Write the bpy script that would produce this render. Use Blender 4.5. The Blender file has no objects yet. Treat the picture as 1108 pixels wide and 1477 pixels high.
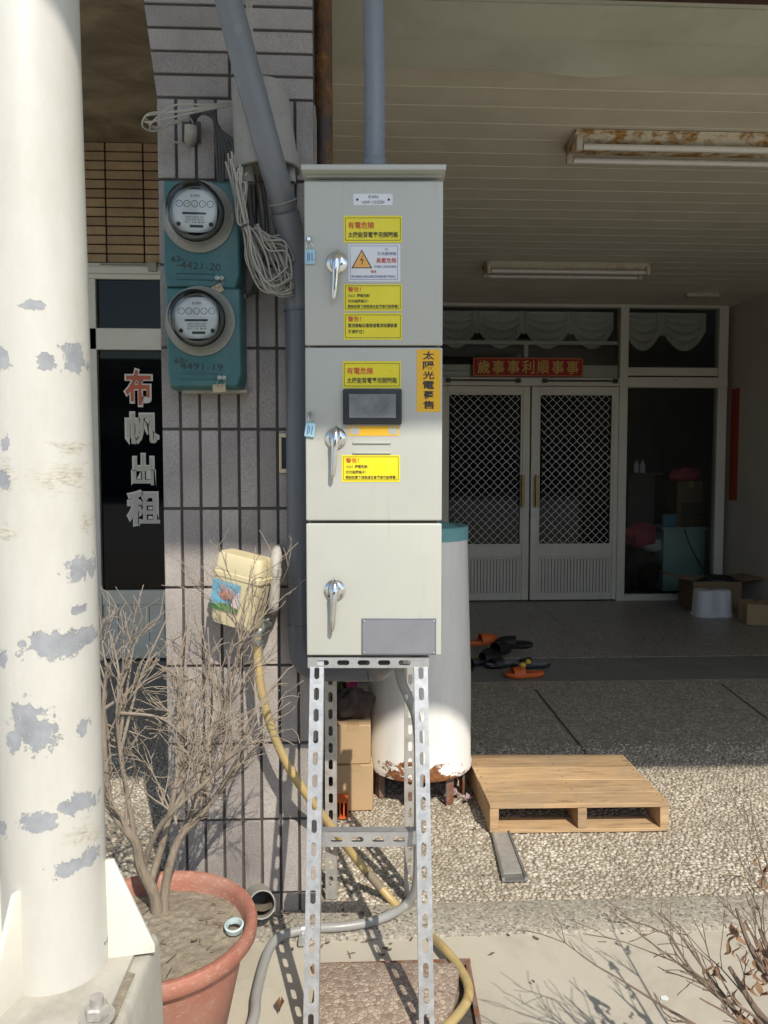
import bpy, bmesh, math, random
import numpy as np
from mathutils import Vector, Matrix, Euler, noise as mnoise
R = math.radians
random.seed(7); rng = np.random.default_rng(7)
scene = bpy.context.scene
col = scene.collection

# ------------------------------------------------------------------ camera, sky, sun, exposure
YAW, PITCH, FPX, CX, CY, EYE = R(2.7), R(3.3), 1109.0, 554.0, 738.5, 1.27
cd = bpy.data.cameras.new('camera'); cam = bpy.data.objects.new('camera', cd); col.objects.link(cam)
cam.location = (0, 0, EYE); cam.rotation_euler = (math.pi/2 - PITCH, 0, -YAW)
cd.sensor_fit = 'HORIZONTAL'; cd.sensor_width = 36.0; cd.lens = 36.0 * FPX / 1108.0
cd.clip_start = 0.02; cd.clip_end = 1000
scene.camera = cam
SUN_N, SUN_M = 0.34, 1.06                      # light travels (-N, 1, -M)
world = bpy.data.worlds.new('World'); scene.world = world; world.use_nodes = True
wn = world.node_tree.nodes; wl = world.node_tree.links
sky = wn.new('ShaderNodeTexSky'); sky.sky_type = 'NISHITA'; sky.sun_disc = False
sky.sun_elevation = math.atan2(SUN_M, math.hypot(SUN_N, 1)); sky.sun_rotation = math.atan2(SUN_N, -1.0)
sky.air_density = 1.2; sky.dust_density = 0.9
bg = wn['Background']; bg.inputs['Strength'].default_value = 0.15
wl.new(sky.outputs['Color'], bg.inputs['Color'])
sl = bpy.data.lights.new('sun', 'SUN'); sun = bpy.data.objects.new('sun', sl); col.objects.link(sun)
sl.energy = 3.9; sl.angle = R(0.53); sl.color = (1.0, 0.925, 0.80)
sun.rotation_euler = Vector((-SUN_N, 1, -SUN_M)).to_track_quat('-Z', 'Y').to_euler()
sun.location = (2, -6, 8)
scene.view_settings.view_transform = 'Standard'; scene.view_settings.look = 'None'
scene.view_settings.exposure = 0.20; scene.view_settings.gamma = 1.0
scene.cycles.max_bounces = 8; scene.cycles.transparent_max_bounces = 12
scene.cycles.use_denoising = True
scene.cycles.sample_clamp_indirect = 6.0; scene.cycles.caustics_reflective = False; scene.cycles.caustics_refractive = False

# ------------------------------------------------------------------ measuring helpers (photo pixel -> place)
FH = Vector((math.sin(YAW), math.cos(YAW), 0)); RT = Vector((math.cos(YAW), -math.sin(YAW), 0)); UPZ = Vector((0, 0, 1))
FW = FH*math.cos(PITCH) - UPZ*math.sin(PITCH); UP = FH*math.sin(PITCH) + UPZ*math.cos(PITCH)
EYEV = Vector((0, 0, EYE))
def ray(px, py): return FW*FPX + RT*(px-CX) + UP*(CY-py)
def P(px, py, Y):
    r = ray(px, py); return EYEV + r*(Y/r.y)
def G(px, py, z=0.0):
    r = ray(px, py); return EYEV + r*((z-EYE)/r.z)
def Q(px, py, d):
    r = ray(px, py); return EYEV + r*(d/r.dot(FH))

# ------------------------------------------------------------------ mesh helpers
WM = {}
class MB:
    def __init__(s): s.v = []; s.f = []
    def add(s, vs, fs):
        n = len(s.v); s.v += [tuple(a) for a in vs]; s.f += [tuple(i+n for i in f) for f in fs]; return s
    def box(s, x0, x1, y0, y1, z0, z1, m=None):
        vs = [Vector(c) for c in ((x0,y0,z0),(x1,y0,z0),(x1,y1,z0),(x0,y1,z0),(x0,y0,z1),(x1,y0,z1),(x1,y1,z1),(x0,y1,z1))]
        if m: vs = [m @ a for a in vs]
        return s.add(vs, [(0,3,2,1),(4,5,6,7),(0,1,5,4),(1,2,6,5),(2,3,7,6),(3,0,4,7)])
    def loft(s, rings, closed=True, cap=True):
        n = len(rings[0]); vs = [p for r in rings for p in r]; fs = []
        for k in range(len(rings)-1):
            for i in range(n if closed else n-1):
                j = (i+1) % n; fs.append((k*n+i, k*n+j, (k+1)*n+j, (k+1)*n+i))
        if cap and closed:
            fs.append(tuple(reversed(range(n)))); b = (len(rings)-1)*n; fs.append(tuple(b+i for i in range(n)))
        return s.add(vs, fs)
    def tube(s, pts, r, n=8, cap=True):
        pts = [Vector(p) for p in pts]; rs = r if isinstance(r, (list, tuple)) else [r]*len(pts)
        rings = []; t0 = (pts[1]-pts[0]).normalized()
        nrm = t0.orthogonal().normalized()
        for i, p in enumerate(pts):
            t = (pts[min(i+1, len(pts)-1)] - pts[max(i-1, 0)])
            t = t.normalized() if t.length > 1e-9 else t0
            nrm = (nrm - t*nrm.dot(t)); nrm = nrm.normalized() if nrm.length > 1e-6 else t.orthogonal().normalized()
            b = t.cross(nrm)
            rings.append([p + (nrm*math.cos(2*math.pi*k/n) + b*math.sin(2*math.pi*k/n))*rs[i] for k in range(n)])
        return s.loft(rings, True, cap)
    def lathe(s, prof, c=(0,0,0), n=32, m=None, cap=False):
        c = Vector(c); rings = []
        for r, z in prof:
            ring = [Vector((r*math.cos(2*math.pi*k/n), r*math.sin(2*math.pi*k/n), z)) for k in range(n)]
            rings.append([(m @ a if m else a) + c for a in ring])
        return s.loft(rings, True, cap)
    def prism(s, poly, d, m=None):          # poly in (x,z), extruded along +y by d
        n = len(poly); a = [Vector((x, 0, z)) for x, z in poly] + [Vector((x, d, z)) for x, z in poly]
        if m: a = [m @ p for p in a]
        return s.add(a, [tuple(range(n)), tuple(reversed(range(n, 2*n)))] + [(i, n+i, n+(i+1) % n, (i+1) % n) for i in range(n)])
    def grid(s, nu, nv, fn):
        vs = [fn(u/(nu-1), v/(nv-1)) for v in range(nv) for u in range(nu)]
        return s.add(vs, [(v*nu+u, v*nu+u+1, (v+1)*nu+u+1, (v+1)*nu+u) for v in range(nv-1) for u in range(nu-1)])
    def mesh(s, name, mat, smooth=False, bevel=0, seg=2, ang=40, inv=None, solid=0):
        me = bpy.data.meshes.new(name)
        v = [inv @ Vector(a) for a in s.v] if inv else s.v
        me.from_pydata([tuple(a) for a in v], [], s.f)
        bm = bmesh.new(); bm.from_mesh(me)
        bmesh.ops.recalc_face_normals(bm, faces=bm.faces)
        if solid: bmesh.ops.solidify(bm, geom=bm.faces[:], thickness=solid)
        if bevel:
            ed = [e for e in bm.edges if len(e.link_faces) == 2 and e.calc_face_angle(0) > R(30)]
            bmesh.ops.bevel(bm, geom=ed, offset=bevel, segments=seg, profile=0.6, affect='EDGES', clamp_overlap=True)
        bm.to_mesh(me); bm.free()
        if smooth or bevel:
            me.polygons.foreach_set('use_smooth', [True]*len(me.polygons)); me.set_sharp_from_angle(angle=R(ang))
        if mat: me.materials.append(mat)
        return me
    def build(s, name, mat, parent=None, loc=None, **kw):
        if parent is not None: w = WM[parent.name]
        else: w = Matrix.Translation(Vector(loc if loc is not None else base_of(s.v)))
        me = s.mesh(name, mat, inv=w.inverted(), **kw)
        o = bpy.data.objects.new(name, me); col.objects.link(o)
        if parent is not None: o.parent = parent
        else: o.matrix_world = w
        WM[o.name] = w
        return o
def base_of(v):
    a = np.array([tuple(x) for x in v]); lo, hi = a.min(0), a.max(0)
    return ((lo[0]+hi[0])/2, (lo[1]+hi[1])/2, lo[2])
def tag(o, label=None, cat=None, group=None, kind=None):
    for k, x in (('label', label), ('category', cat), ('group', group), ('kind', kind)):
        if x: o[k] = x
    return o
def thing(name, label, cat, loc=(0,0,0), rz=0.0, group=None):
    o = bpy.data.objects.new(name, None); col.objects.link(o); o.empty_display_size = 0.05
    o.location = loc; o.rotation_euler = (0, 0, rz); WM[o.name] = Matrix.Translation(Vector(loc)) @ Matrix.Rotation(rz, 4, 'Z')
    return tag(o, label, cat, group)
def inst(name, me, parent, loc, rot=None, scale=None):     # piece that shares its mesh; loc in world
    o = bpy.data.objects.new(name, me); col.objects.link(o)
    if parent is not None:
        o.parent = parent; w = WM[parent.name]; o.location = w.inverted() @ Vector(loc)
    else: o.location = loc
    if rot: o.rotation_euler = rot
    if scale: o.scale = scale
    WM[o.name] = Matrix.Translation(Vector(loc))
    return o
def spline(pts, k=6):                                       # Catmull-Rom through the points
    p = [Vector(a) for a in pts]; p = [p[0]*2-p[1]] + p + [p[-1]*2-p[-2]]; out = []
    for i in range(1, len(p)-2):
        for j in range(k):
            t = j/k; a, b, c, d = p[i-1], p[i], p[i+1], p[i+2]
            out.append(0.5*((2*b) + (c-a)*t + (2*a-5*b+4*c-d)*t*t + (3*b-a-3*c+d)*t**3))
    out.append(p[-2]); return out
def text_mesh(body, offset=0.0, bold=False):
    cu = bpy.data.curves.new('lettering', 'FONT'); cu.body = body; cu.size = 1.0; cu.offset = offset
    cu.resolution_u = 3; cu.fill_mode = 'FRONT'
    o = bpy.data.objects.new('lettering', cu); col.objects.link(o)
    dg = bpy.context.evaluated_depsgraph_get(); dg.update()
    me = bpy.data.meshes.new_from_object(o.evaluated_get(dg)); v = [x.co.copy() for x in me.vertices]; f = [tuple(p.vertices) for p in me.polygons]
    bpy.data.objects.remove(o); bpy.data.curves.remove(cu); bpy.data.meshes.remove(me)
    return v, f
def add_text(mb, body, x0, x1, z0, z1, y, offset=0.0, m=None):      # fit lettering in the rectangle (x0..x1, z0..z1) at depth y
    v, f = text_mesh(body, offset)
    if not v: return
    a = np.array([tuple(p) for p in v]); lo, hi = a.min(0), a.max(0); sx = (x1-x0)/max(hi[0]-lo[0], 1e-6); sz = (z1-z0)/max(hi[1]-lo[1], 1e-6)
    vs = [Vector((x0+(p.x-lo[0])*sx, y, z0+(p.y-lo[1])*sz)) for p in v]
    if m: vs = [m @ q for q in vs]
    mb.add(vs, f)

# ------------------------------------------------------------------ materials
def nt(name):
    m = bpy.data.materials.new(name); m.use_nodes = True
    n = m.node_tree.nodes; l = m.node_tree.links; b = n['Principled BSDF']
    tc = n.new('ShaderNodeTexCoord')
    return m, n, l, b, tc
def noise(n, l, vec, scale, detail=4, rough=0.6, dist=0.0):
    t = n.new('ShaderNodeTexNoise'); t.inputs['Scale'].default_value = scale; t.inputs['Detail'].default_value = detail
    t.inputs['Roughness'].default_value = rough; t.inputs['Distortion'].default_value = dist
    l.new(vec, t.inputs['Vector']); return t.outputs['Fac']
def ramp(n, l, fac, stops, interp='LINEAR'):
    r = n.new('ShaderNodeValToRGB'); r.color_ramp.interpolation = interp; e = r.color_ramp.elements
    while len(e) < len(stops): e.new(0.5)
    for i, (p, c) in enumerate(stops):
        e[i].position = p; e[i].color = (c, c, c, 1) if not hasattr(c, '__len__') else (*c[:3], 1)
    l.new(fac, r.inputs['Fac']); return r.outputs['Color']
def mixc(n, l, fac, a, b, mode='MIX'):
    x = n.new('ShaderNodeMix'); x.data_type = 'RGBA'; x.blend_type = mode
    for s, val in ((x.inputs[0], fac), (x.inputs[6], a), (x.inputs[7], b)):
        if hasattr(val, 'links') or hasattr(val, 'is_linked'): l.new(val, s)
        elif hasattr(val, '__len__'): s.default_value = (*val[:3], 1)
        else: s.default_value = val
    return x.outputs[2]
def math_(n, l, op, a, b=None, clamp=False):
    x = n.new('ShaderNodeMath'); x.operation = op; x.use_clamp = clamp
    for s, val in ((x.inputs[0], a), (x.inputs[1], b)):
        if val is None: continue
        if hasattr(val, 'is_linked'): l.new(val, s)
        else: s.default_value = val
    return x.outputs[0]
def bump(n, l, b, h, strength, dist=0.004):
    x = n.new('ShaderNodeBump'); x.inputs['Strength'].default_value = strength; x.inputs['Distance'].default_value = dist
    l.new(h, x.inputs['Height']); l.new(x.outputs['Normal'], b.inputs['Normal'])
def mapping(n, l, vec, scale=(1,1,1), loc=(0,0,0), rot=(0,0,0)):
    m = n.new('ShaderNodeMapping'); m.inputs['Scale'].default_value = scale; m.inputs['Location'].default_value = loc; m.inputs['Rotation'].default_value = rot
    l.new(vec, m.inputs['Vector']); return m.outputs['Vector']
def M(name, c, rough=0.6, metal=0.0, var=0.12, vs=6.0, bs=0.0, bsc=80.0, dirt=None, dsc=3.0, dth=(0.5, 0.7), spec=0.5, stretch=None, rv=0.12, world_=False, random_=0.0):
    m, n, l, b, tc = nt(name); vec = tc.outputs['Object']
    if world_:
        g = n.new('ShaderNodeNewGeometry'); vec = g.outputs['Position']
    if stretch: vec = mapping(n, l, vec, stretch)
    f = noise(n, l, vec, vs, 6, 0.65)
    k = lambda s: tuple(min(1, x*s) for x in c)
    cc = ramp(n, l, f, [(0.25, k(1-var)), (0.75, k(1+var))])
    if random_:
        oi = n.new('ShaderNodeObjectInfo'); rr = ramp(n, l, oi.outputs['Random'], [(0, 1-random_), (1, 1+random_)])
        cc = mixc(n, l, 1.0, cc, rr, 'MULTIPLY')
    if dirt:
        d = ramp(n, l, noise(n, l, vec, dsc, 8, 0.7, 0.4), [(dth[0], 0), (dth[1], 1)]); cc = mixc(n, l, d, cc, dirt)
    l.new(cc, b.inputs['Base Color']); b.inputs['Metallic'].default_value = metal
    rr = ramp(n, l, noise(n, l, vec, vs*1.7, 4), [(0.3, max(0.03, rough-rv)), (0.7, min(1, rough+rv))]); l.new(rr, b.inputs['Roughness'])
    b.inputs['Specular IOR Level'].default_value = spec
    if bs: bump(n, l, b, noise(n, l, vec, bsc, 5, 0.6), bs)
    return m
def glass_mat(name, tint=(0.9, 0.93, 0.92), extra=0.0, ior=1.5):
    m, n, l, b, tc = nt(name); n.remove(b)
    out = n['Material Output']; tr = n.new('ShaderNodeBsdfTransparent'); tr.inputs['Color'].default_value = (*tint, 1)
    gl = n.new('ShaderNodeBsdfGlossy'); gl.inputs['Roughness'].default_value = 0.02
    fr = n.new('ShaderNodeFresnel'); fr.inputs['IOR'].default_value = ior
    mx = n.new('ShaderNodeMixShader'); l.new(math_(n, l, 'ADD', fr.outputs['Fac'], extra, True), mx.inputs['Fac'])
    l.new(tr.outputs[0], mx.inputs[1]); l.new(gl.outputs[0], mx.inputs[2]); l.new(mx.outputs[0], out.inputs['Surface'])
    return m

MT = {}
# tile with quartz speckle
def tile_mat(name, c):
    m, n, l, b, tc = nt(name); g = n.new('ShaderNodeNewGeometry'); vec = g.outputs['Position']
    sp = noise(n, l, vec, 260, 3, 0.7); big = noise(n, l, vec, 5, 5, 0.6)
    cc = ramp(n, l, sp, [(0.3, tuple(x*0.72 for x in c)), (0.5, c), (0.72, tuple(min(1, x*1.35) for x in c))])
    cc = mixc(n, l, 1.0, cc, ramp(n, l, big, [(0.3, (0.72, 0.70, 0.69)), (0.7, (1.1, 1.08, 1.05))]), 'MULTIPLY')
    oi = n.new('ShaderNodeObjectInfo'); cc = mixc(n, l, 1.0, cc, ramp(n, l, oi.outputs['Random'], [(0, 0.82), (1, 1.14)]), 'MULTIPLY')
    wave = noise(n, l, mapping(n, l, vec, (1, 1, 0.5)), 26, 3, 0.5, 2.2)
    l.new(cc, b.inputs['Base Color']); b.inputs['Roughness'].default_value = 0.75
    h = math_(n, l, 'ADD', math_(n, l, 'MULTIPLY', sp, 0.35), wave); bump(n, l, b, h, 0.55, 0.004)
    return m
MT['tile'] = tile_mat('granite_tile', (0.35, 0.325, 0.312))
MT['tile_tan'] = tile_mat('tan_tile', (0.42, 0.30, 0.17))
MT['grout'] = M('dark_grout', (0.078, 0.068, 0.063), 0.9, var=0.3)
MT['grout_brown'] = M('brown_grout', (0.045, 0.022, 0.014), 0.9, var=0.3)
MT['plaster'] = M('beige_plaster', (0.58, 0.53, 0.45), 0.85, var=0.1, vs=2.5, bs=0.1, bsc=60)
MT['grey_plaster'] = M('grey_plaster', (0.30, 0.28, 0.25), 0.9, var=0.2, vs=3)
def soffit():
    m, n, l, b, tc = nt('stained_soffit'); v = tc.outputs['Object']
    f = noise(n, l, mapping(n, l, v, (1.4, 2.2, 1)), 1.6, 6, 0.6, 0.8)
    l.new(ramp(n, l, f, [(0.3, (0.14, 0.105, 0.06)), (0.5, (0.24, 0.19, 0.115)), (0.68, (0.36, 0.29, 0.18))]), b.inputs['Base Color'])
    b.inputs['Roughness'].default_value = 0.6; bump(n, l, b, f, 0.3, 0.03); return m
MT['soffit'] = soffit()
def cabinet_paint():
    m, n, l, b, tc = nt('cabinet_paint'); g = n.new('ShaderNodeNewGeometry'); v = g.outputs['Position']
    st = noise(n, l, mapping(n, l, v, (1, 1, 0.06)), 45, 6, 0.7); cl_ = noise(n, l, v, 3.0, 6, 0.65); sp = noise(n, l, v, 60, 4, 0.7)
    base = ramp(n, l, cl_, [(0.3, (0.45, 0.458, 0.415)), (0.7, (0.495, 0.503, 0.455))])
    base = mixc(n, l, ramp(n, l, math_(n, l, 'MULTIPLY', st, math_(n, l, 'ADD', cl_, 0.4)), [(0.50, 0), (0.72, 0.5)]), base, (0.34, 0.325, 0.275))
    base = mixc(n, l, ramp(n, l, sp, [(0.70, 0), (0.78, 0.55)]), base, (0.27, 0.235, 0.19))
    l.new(base, b.inputs['Base Color']); l.new(ramp(n, l, cl_, [(0.3, 0.30), (0.7, 0.44)]), b.inputs['Roughness'])
    bump(n, l, b, math_(n, l, 'ADD', math_(n, l, 'MULTIPLY', noise(n, l, v, 6, 2, 0.4), 3.0), math_(n, l, 'MULTIPLY', noise(n, l, v, 350, 2), 0.05)), 0.10, 0.004)
    return m
MT['cabinet'] = cabinet_paint()
MT['cab_in'] = M('cabinet_seam', (0.16, 0.16, 0.14), 0.6)
MT['yellow'] = M('yellow_sticker', (0.80, 0.68, 0.02), 0.35, var=0.04, vs=10)
MT['orange_paper'] = M('orange_paper', (0.82, 0.46, 0.02), 0.6, var=0.05, vs=10)
MT['white_label'] = M('white_sticker', (0.72, 0.73, 0.76), 0.4, var=0.03)
MT['ink'] = M('black_ink', (0.03, 0.03, 0.03), 0.6, var=0.1)
MT['redink'] = M('red_ink', (0.55, 0.05, 0.03), 0.5, var=0.1)
MT['blueink'] = M('blue_ink', (0.10, 0.12, 0.30), 0.5, var=0.1)
MT['olive'] = M('olive_ink', (0.14, 0.15, 0.02), 0.5, var=0.1)
MT['triangle'] = M('sign_orange', (0.80, 0.42, 0.10), 0.5, var=0.05)
MT['chrome'] = M('chrome', (0.72, 0.72, 0.72), 0.14, 1.0, var=0.08, vs=30, rv=0.06)
MT['galv'] = M('galvanised_steel', (0.46, 0.465, 0.47), 0.38, 0.55, var=0.15, vs=40, dirt=(0.38, 0.38, 0.385), dsc=120, dth=(0.55, 0.8), rv=0.12)
MT['galv_dull'] = M('dull_galvanised_steel', (0.52, 0.50, 0.47), 0.5, 0.5, var=0.15, vs=24, dirt=(0.36, 0.33, 0.30), dsc=30)
MT['plate'] = M('grey_plate', (0.235, 0.24, 0.27), 0.45, 0.2, var=0.10, vs=14)
MT['platerim'] = M('plate_rim', (0.17, 0.18, 0.22), 0.4, 0.3)
MT['black'] = M('black_plastic', (0.018, 0.019, 0.023), 0.35, var=0.1)
MT['screen'] = M('meter_screen', (0.22, 0.23, 0.24), 0.06, var=0.4, vs=22, rv=0.02)
MT['pvc_light'] = M('light_grey_pvc', (0.165, 0.175, 0.19), 0.42, var=0.08, vs=4, dirt=(0.26, 0.25, 0.24), dsc=12, dth=(0.6, 0.8))
MT['pvc_dark'] = M('blue_grey_pvc', (0.12, 0.13, 0.152), 0.33, var=0.06, vs=4, dirt=(0.16, 0.16, 0.17), dsc=7, dth=(0.62, 0.8))
MT['pvc_blue'] = M('grey_pvc', (0.19, 0.21, 0.235), 0.3, var=0.05, vs=4)
MT['pvc_white'] = M('old_white_pvc', (0.46, 0.44, 0.41), 0.6, var=0.12, vs=14, dirt=(0.27, 0.24, 0.2), dsc=18, bs=0.15, bsc=120)
MT['conduit'] = M('grey_conduit', (0.30, 0.30, 0.29), 0.42, var=0.08, vs=8)
MT['bluecap'] = M('tag_blue', (0.36, 0.60, 0.72), 0.5, var=0.06)
MT['teal'] = M('teal_meter_paint', (0.038, 0.125, 0.132), 0.45, var=0.22, vs=7, dirt=(0.10, 0.165, 0.165), dsc=5, dth=(0.5, 0.75))
MT['smoke_ring'] = M('meter_bezel', (0.22, 0.225, 0.20), 0.3, var=0.1)
MT['dial'] = M('dial_face', (0.62, 0.64, 0.66), 0.4, var=0.03)
MT['canister'] = M('weathered_plastic', (0.33, 0.315, 0.285), 0.65, var=0.12, vs=9, dirt=(0.20, 0.19, 0.17), dsc=9, dth=(0.5, 0.8), bs=0.1)
MT['cable'] = M('grey_cable', (0.36, 0.345, 0.30), 0.6, var=0.15, vs=20)
MT['cable_dark'] = M('dark_cable', (0.05, 0.048, 0.046), 0.6, var=0.3, vs=20)
MT['seal'] = M('seal_tag', (0.42, 0.33, 0.22), 0.6, var=0.1)
MT['hose'] = M('yellowed_hose', (0.47, 0.345, 0.15), 0.42, var=0.18, vs=5, dirt=(0.36, 0.29, 0.14), dsc=7, dth=(0.45, 0.7))
MT['brass'] = M('brass', (0.55, 0.36, 0.13), 0.35, 0.8, var=0.1)
MT['zinc'] = M('tap_metal', (0.33, 0.35, 0.33), 0.5, 0.7, var=0.2, vs=40)
MT['cream'] = M('yellowed_plastic', (0.66, 0.57, 0.36), 0.5, var=0.08, vs=8, dirt=(0.42, 0.35, 0.22), dsc=9, dth=(0.58, 0.85), bs=0.05)
MT['alu'] = M('aluminium_frame', (0.74, 0.70, 0.60), 0.5, 0.1, var=0.08, vs=4, dirt=(0.58, 0.54, 0.44), dsc=6, dth=(0.6, 0.85))
MT['alu_light'] = M('aluminium_mesh', (0.80, 0.78, 0.72), 0.4, 0.2, var=0.04)
MT['glass'] = glass_mat('clear_glass')
MT['dark_glass'] = glass_mat('tinted_glass', (0.42, 0.43, 0.43), ior=1.3); MT['clear_pane'] = glass_mat('window_glass', (0.88, 0.90, 0.89))
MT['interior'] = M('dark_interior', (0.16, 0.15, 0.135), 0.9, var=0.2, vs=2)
MT['lace'] = M('lace_cloth', (0.72, 0.70, 0.64), 0.9, var=0.1, vs=30)
MT['redpaper'] = M('red_paper', (0.42, 0.012, 0.016), 0.55, var=0.12, vs=10)
MT['gold'] = M('gold_ink', (0.60, 0.44, 0.10), 0.4, 0.3, var=0.1)
MT['old_red'] = M('faded_red_paper', (0.40, 0.055, 0.022), 0.7, var=0.15, vs=8)
MT['ceil'] = M('ceiling_board', (0.70, 0.655, 0.535), 0.5, var=0.06, vs=2, dirt=(0.62, 0.575, 0.455), dsc=2.2, dth=(0.45, 0.7), bs=0.03, bsc=50, random_=0.04)
MT['ceil_green'] = M('ceiling_board_green', (0.60, 0.61, 0.50), 0.45, var=0.06, vs=2, dirt=(0.50, 0.50, 0.39), dsc=3, dth=(0.5, 0.75))
MT['ceil_gap_highlight'] = M('ceiling_joint_highlight', (0.86, 0.82, 0.66), 0.5, var=0.03)  # pale colour paints in the light caught by the grooves between boards
MT['rust_beam'] = M('rusty_beam', (0.06, 0.03, 0.02), 0.8, var=0.5, vs=9)
def rusty(name, paint, rust=(0.26, 0.105, 0.025), th=(0.48, 0.58), sc=9, stretch=(1, 1, 1), rough=0.6):
    m, n, l, b, tc = nt(name); v = mapping(n, l, tc.outputs['Object'], stretch)
    f = noise(n, l, v, sc, 10, 0.72, 0.3); d = ramp(n, l, f, [(th[0], 0), (th[1], 1)])
    rc = ramp(n, l, noise(n, l, v, sc*6, 5, 0.7), [(0.3, tuple(x*0.3 for x in rust)), (0.55, rust), (0.75, tuple(min(1, x*1.9) for x in rust))])
    l.new(mixc(n, l, d, paint, rc), b.inputs['Base Color'])
    l.new(ramp(n, l, d, [(0, rough-0.15), (1, 0.92)]), b.inputs['Roughness']); bump(n, l, b, math_(n, l, 'ADD', f, math_(n, l, 'MULTIPLY', d, 0.3)), 0.35, 0.003)
    return m
MT['rustpipe'] = rusty('rusted_steel_pipe', (0.035, 0.022, 0.014), (0.20, 0.085, 0.02), (0.42, 0.60), 10, (1, 1, 0.5))
MT['lamp_rust'] = rusty('rusty_enamel', (0.62, 0.56, 0.42), (0.36, 0.19, 0.04), (0.44, 0.56), 14, (0.6, 1, 1))
MT['lamp_white'] = M('lamp_enamel', (0.62, 0.57, 0.45), 0.45, var=0.1, vs=8, dirt=(0.4, 0.33, 0.2), dsc=8)
MT['fl_tube'] = M('fluorescent_tube_glass', (0.74, 0.72, 0.66), 0.25, var=0.03)
MT['leg_rust'] = rusty('rusty_leg', (0.20, 0.17, 0.15), (0.25, 0.09, 0.04), (0.40, 0.55), 18)

def tank_mat():
    m, n, l, b, tc = nt('white_enamel_with_rust'); v = tc.outputs['Object']
    sep = n.new('ShaderNodeSeparateXYZ'); l.new(v, sep.inputs[0])
    z = sep.outputs['Z']
    f = noise(n, l, mapping(n, l, v, (1, 1, 1.6)), 7, 8, 0.7)
    low = math_(n, l, 'SUBTRACT', 1.0, math_(n, l, 'DIVIDE', math_(n, l, 'SUBTRACT', z, 0.115), 0.13), True)
    d = ramp(n, l, math_(n, l, 'ADD', f, math_(n, l, 'MULTIPLY', low, 0.34)), [(0.755, 0), (0.785, 1)])
    rc = ramp(n, l, noise(n, l, v, 60, 5, 0.7), [(0.3, (0.06, 0.022, 0.01)), (0.6, (0.26, 0.10, 0.03)), (0.8, (0.42, 0.22, 0.08))])
    wear = ramp(n, l, noise(n, l, mapping(n, l, v, (3, 3, 0.5)), 3, 6, 0.7), [(0.45, (0.78, 0.775, 0.75)), (0.75, (0.66, 0.655, 0.64))])
    l.new(mixc(n, l, d, wear, rc), b.inputs['Base Color']); l.new(ramp(n, l, d, [(0, 0.38), (1, 0.9)]), b.inputs['Roughness'])
    bump(n, l, b, f, 0.08, 0.004); return m
MT['tank'] = tank_mat()
MT['tank_teal'] = M('teal_enamel', (0.16, 0.38, 0.40), 0.55, var=0.15, vs=12, dirt=(0.32, 0.36, 0.33), dsc=9, dth=(0.55, 0.8))
MT['carton'] = M('cardboard', (0.46, 0.32, 0.18), 0.8, var=0.08, vs=6, bs=0.04)
MT['carton_dark'] = M('brown_cardboard', (0.25, 0.17, 0.10), 0.8, var=0.12, vs=6)
MT['cloth_brown'] = M('brown_cloth', (0.06, 0.042, 0.035), 0.95, var=0.3, vs=30)
MT['magenta'] = M('magenta_plastic', (0.40, 0.03, 0.14), 0.5, var=0.1)
MT['green_plastic'] = M('green_plastic', (0.07, 0.12, 0.03), 0.5, var=0.2)
MT['orange_plastic'] = M('orange_plastic', (0.62, 0.13, 0.03), 0.5, var=0.12, vs=20)
def wood_mat(name, c):
    m, n, l, b, tc = nt(name); g = n.new('ShaderNodeNewGeometry'); oi = n.new('ShaderNodeObjectInfo')
    off = n.new('ShaderNodeVectorMath'); off.operation = 'ADD'; l.new(tc.outputs['Object'], off.inputs[0])
    cmb = n.new('ShaderNodeCombineXYZ'); l.new(math_(n, l, 'MULTIPLY', oi.outputs['Random'], 37.0), cmb.inputs[1]); l.new(cmb.outputs[0], off.inputs[1])
    v = mapping(n, l, off.outputs[0], (1.4, 14, 14)); f = noise(n, l, v, 4, 8, 0.65, 0.6)
    cc = ramp(n, l, f, [(0.3, tuple(x*0.42 for x in c)), (0.43, tuple(x*0.82 for x in c)), (0.58, c), (0.75, tuple(min(1, x*1.2) for x in c))])
    knot = ramp(n, l, noise(n, l, mapping(n, l, off.outputs[0], (5, 12, 12)), 1.6, 3, 0.5), [(0.66, 0), (0.74, 1)])
    cc = mixc(n, l, math_(n, l, 'MULTIPLY', knot, 0.55), cc, (0.16, 0.09, 0.045))
    cc = mixc(n, l, 1.0, cc, ramp(n, l, oi.outputs['Random'], [(0, 0.78), (1, 1.12)]), 'MULTIPLY')
    gr = ramp(n, l, noise(n, l, tc.outputs['Object'], 7, 7, 0.7), [(0.45, 0), (0.7, 0.5)]); cc = mixc(n, l, gr, cc, (0.30, 0.25, 0.19))
    l.new(cc, b.inputs['Base Color']); b.inputs['Roughness'].default_value = 0.7; bump(n, l, b, f, 0.35, 0.002); return m
MT['wood'] = wood_mat('pallet_pine', (0.52, 0.345, 0.185))
MT['strip'] = M('dull_metal_strip', (0.33, 0.33, 0.32), 0.42, 0.6, var=0.2, vs=10, stretch=(1, 6, 1))
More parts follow.
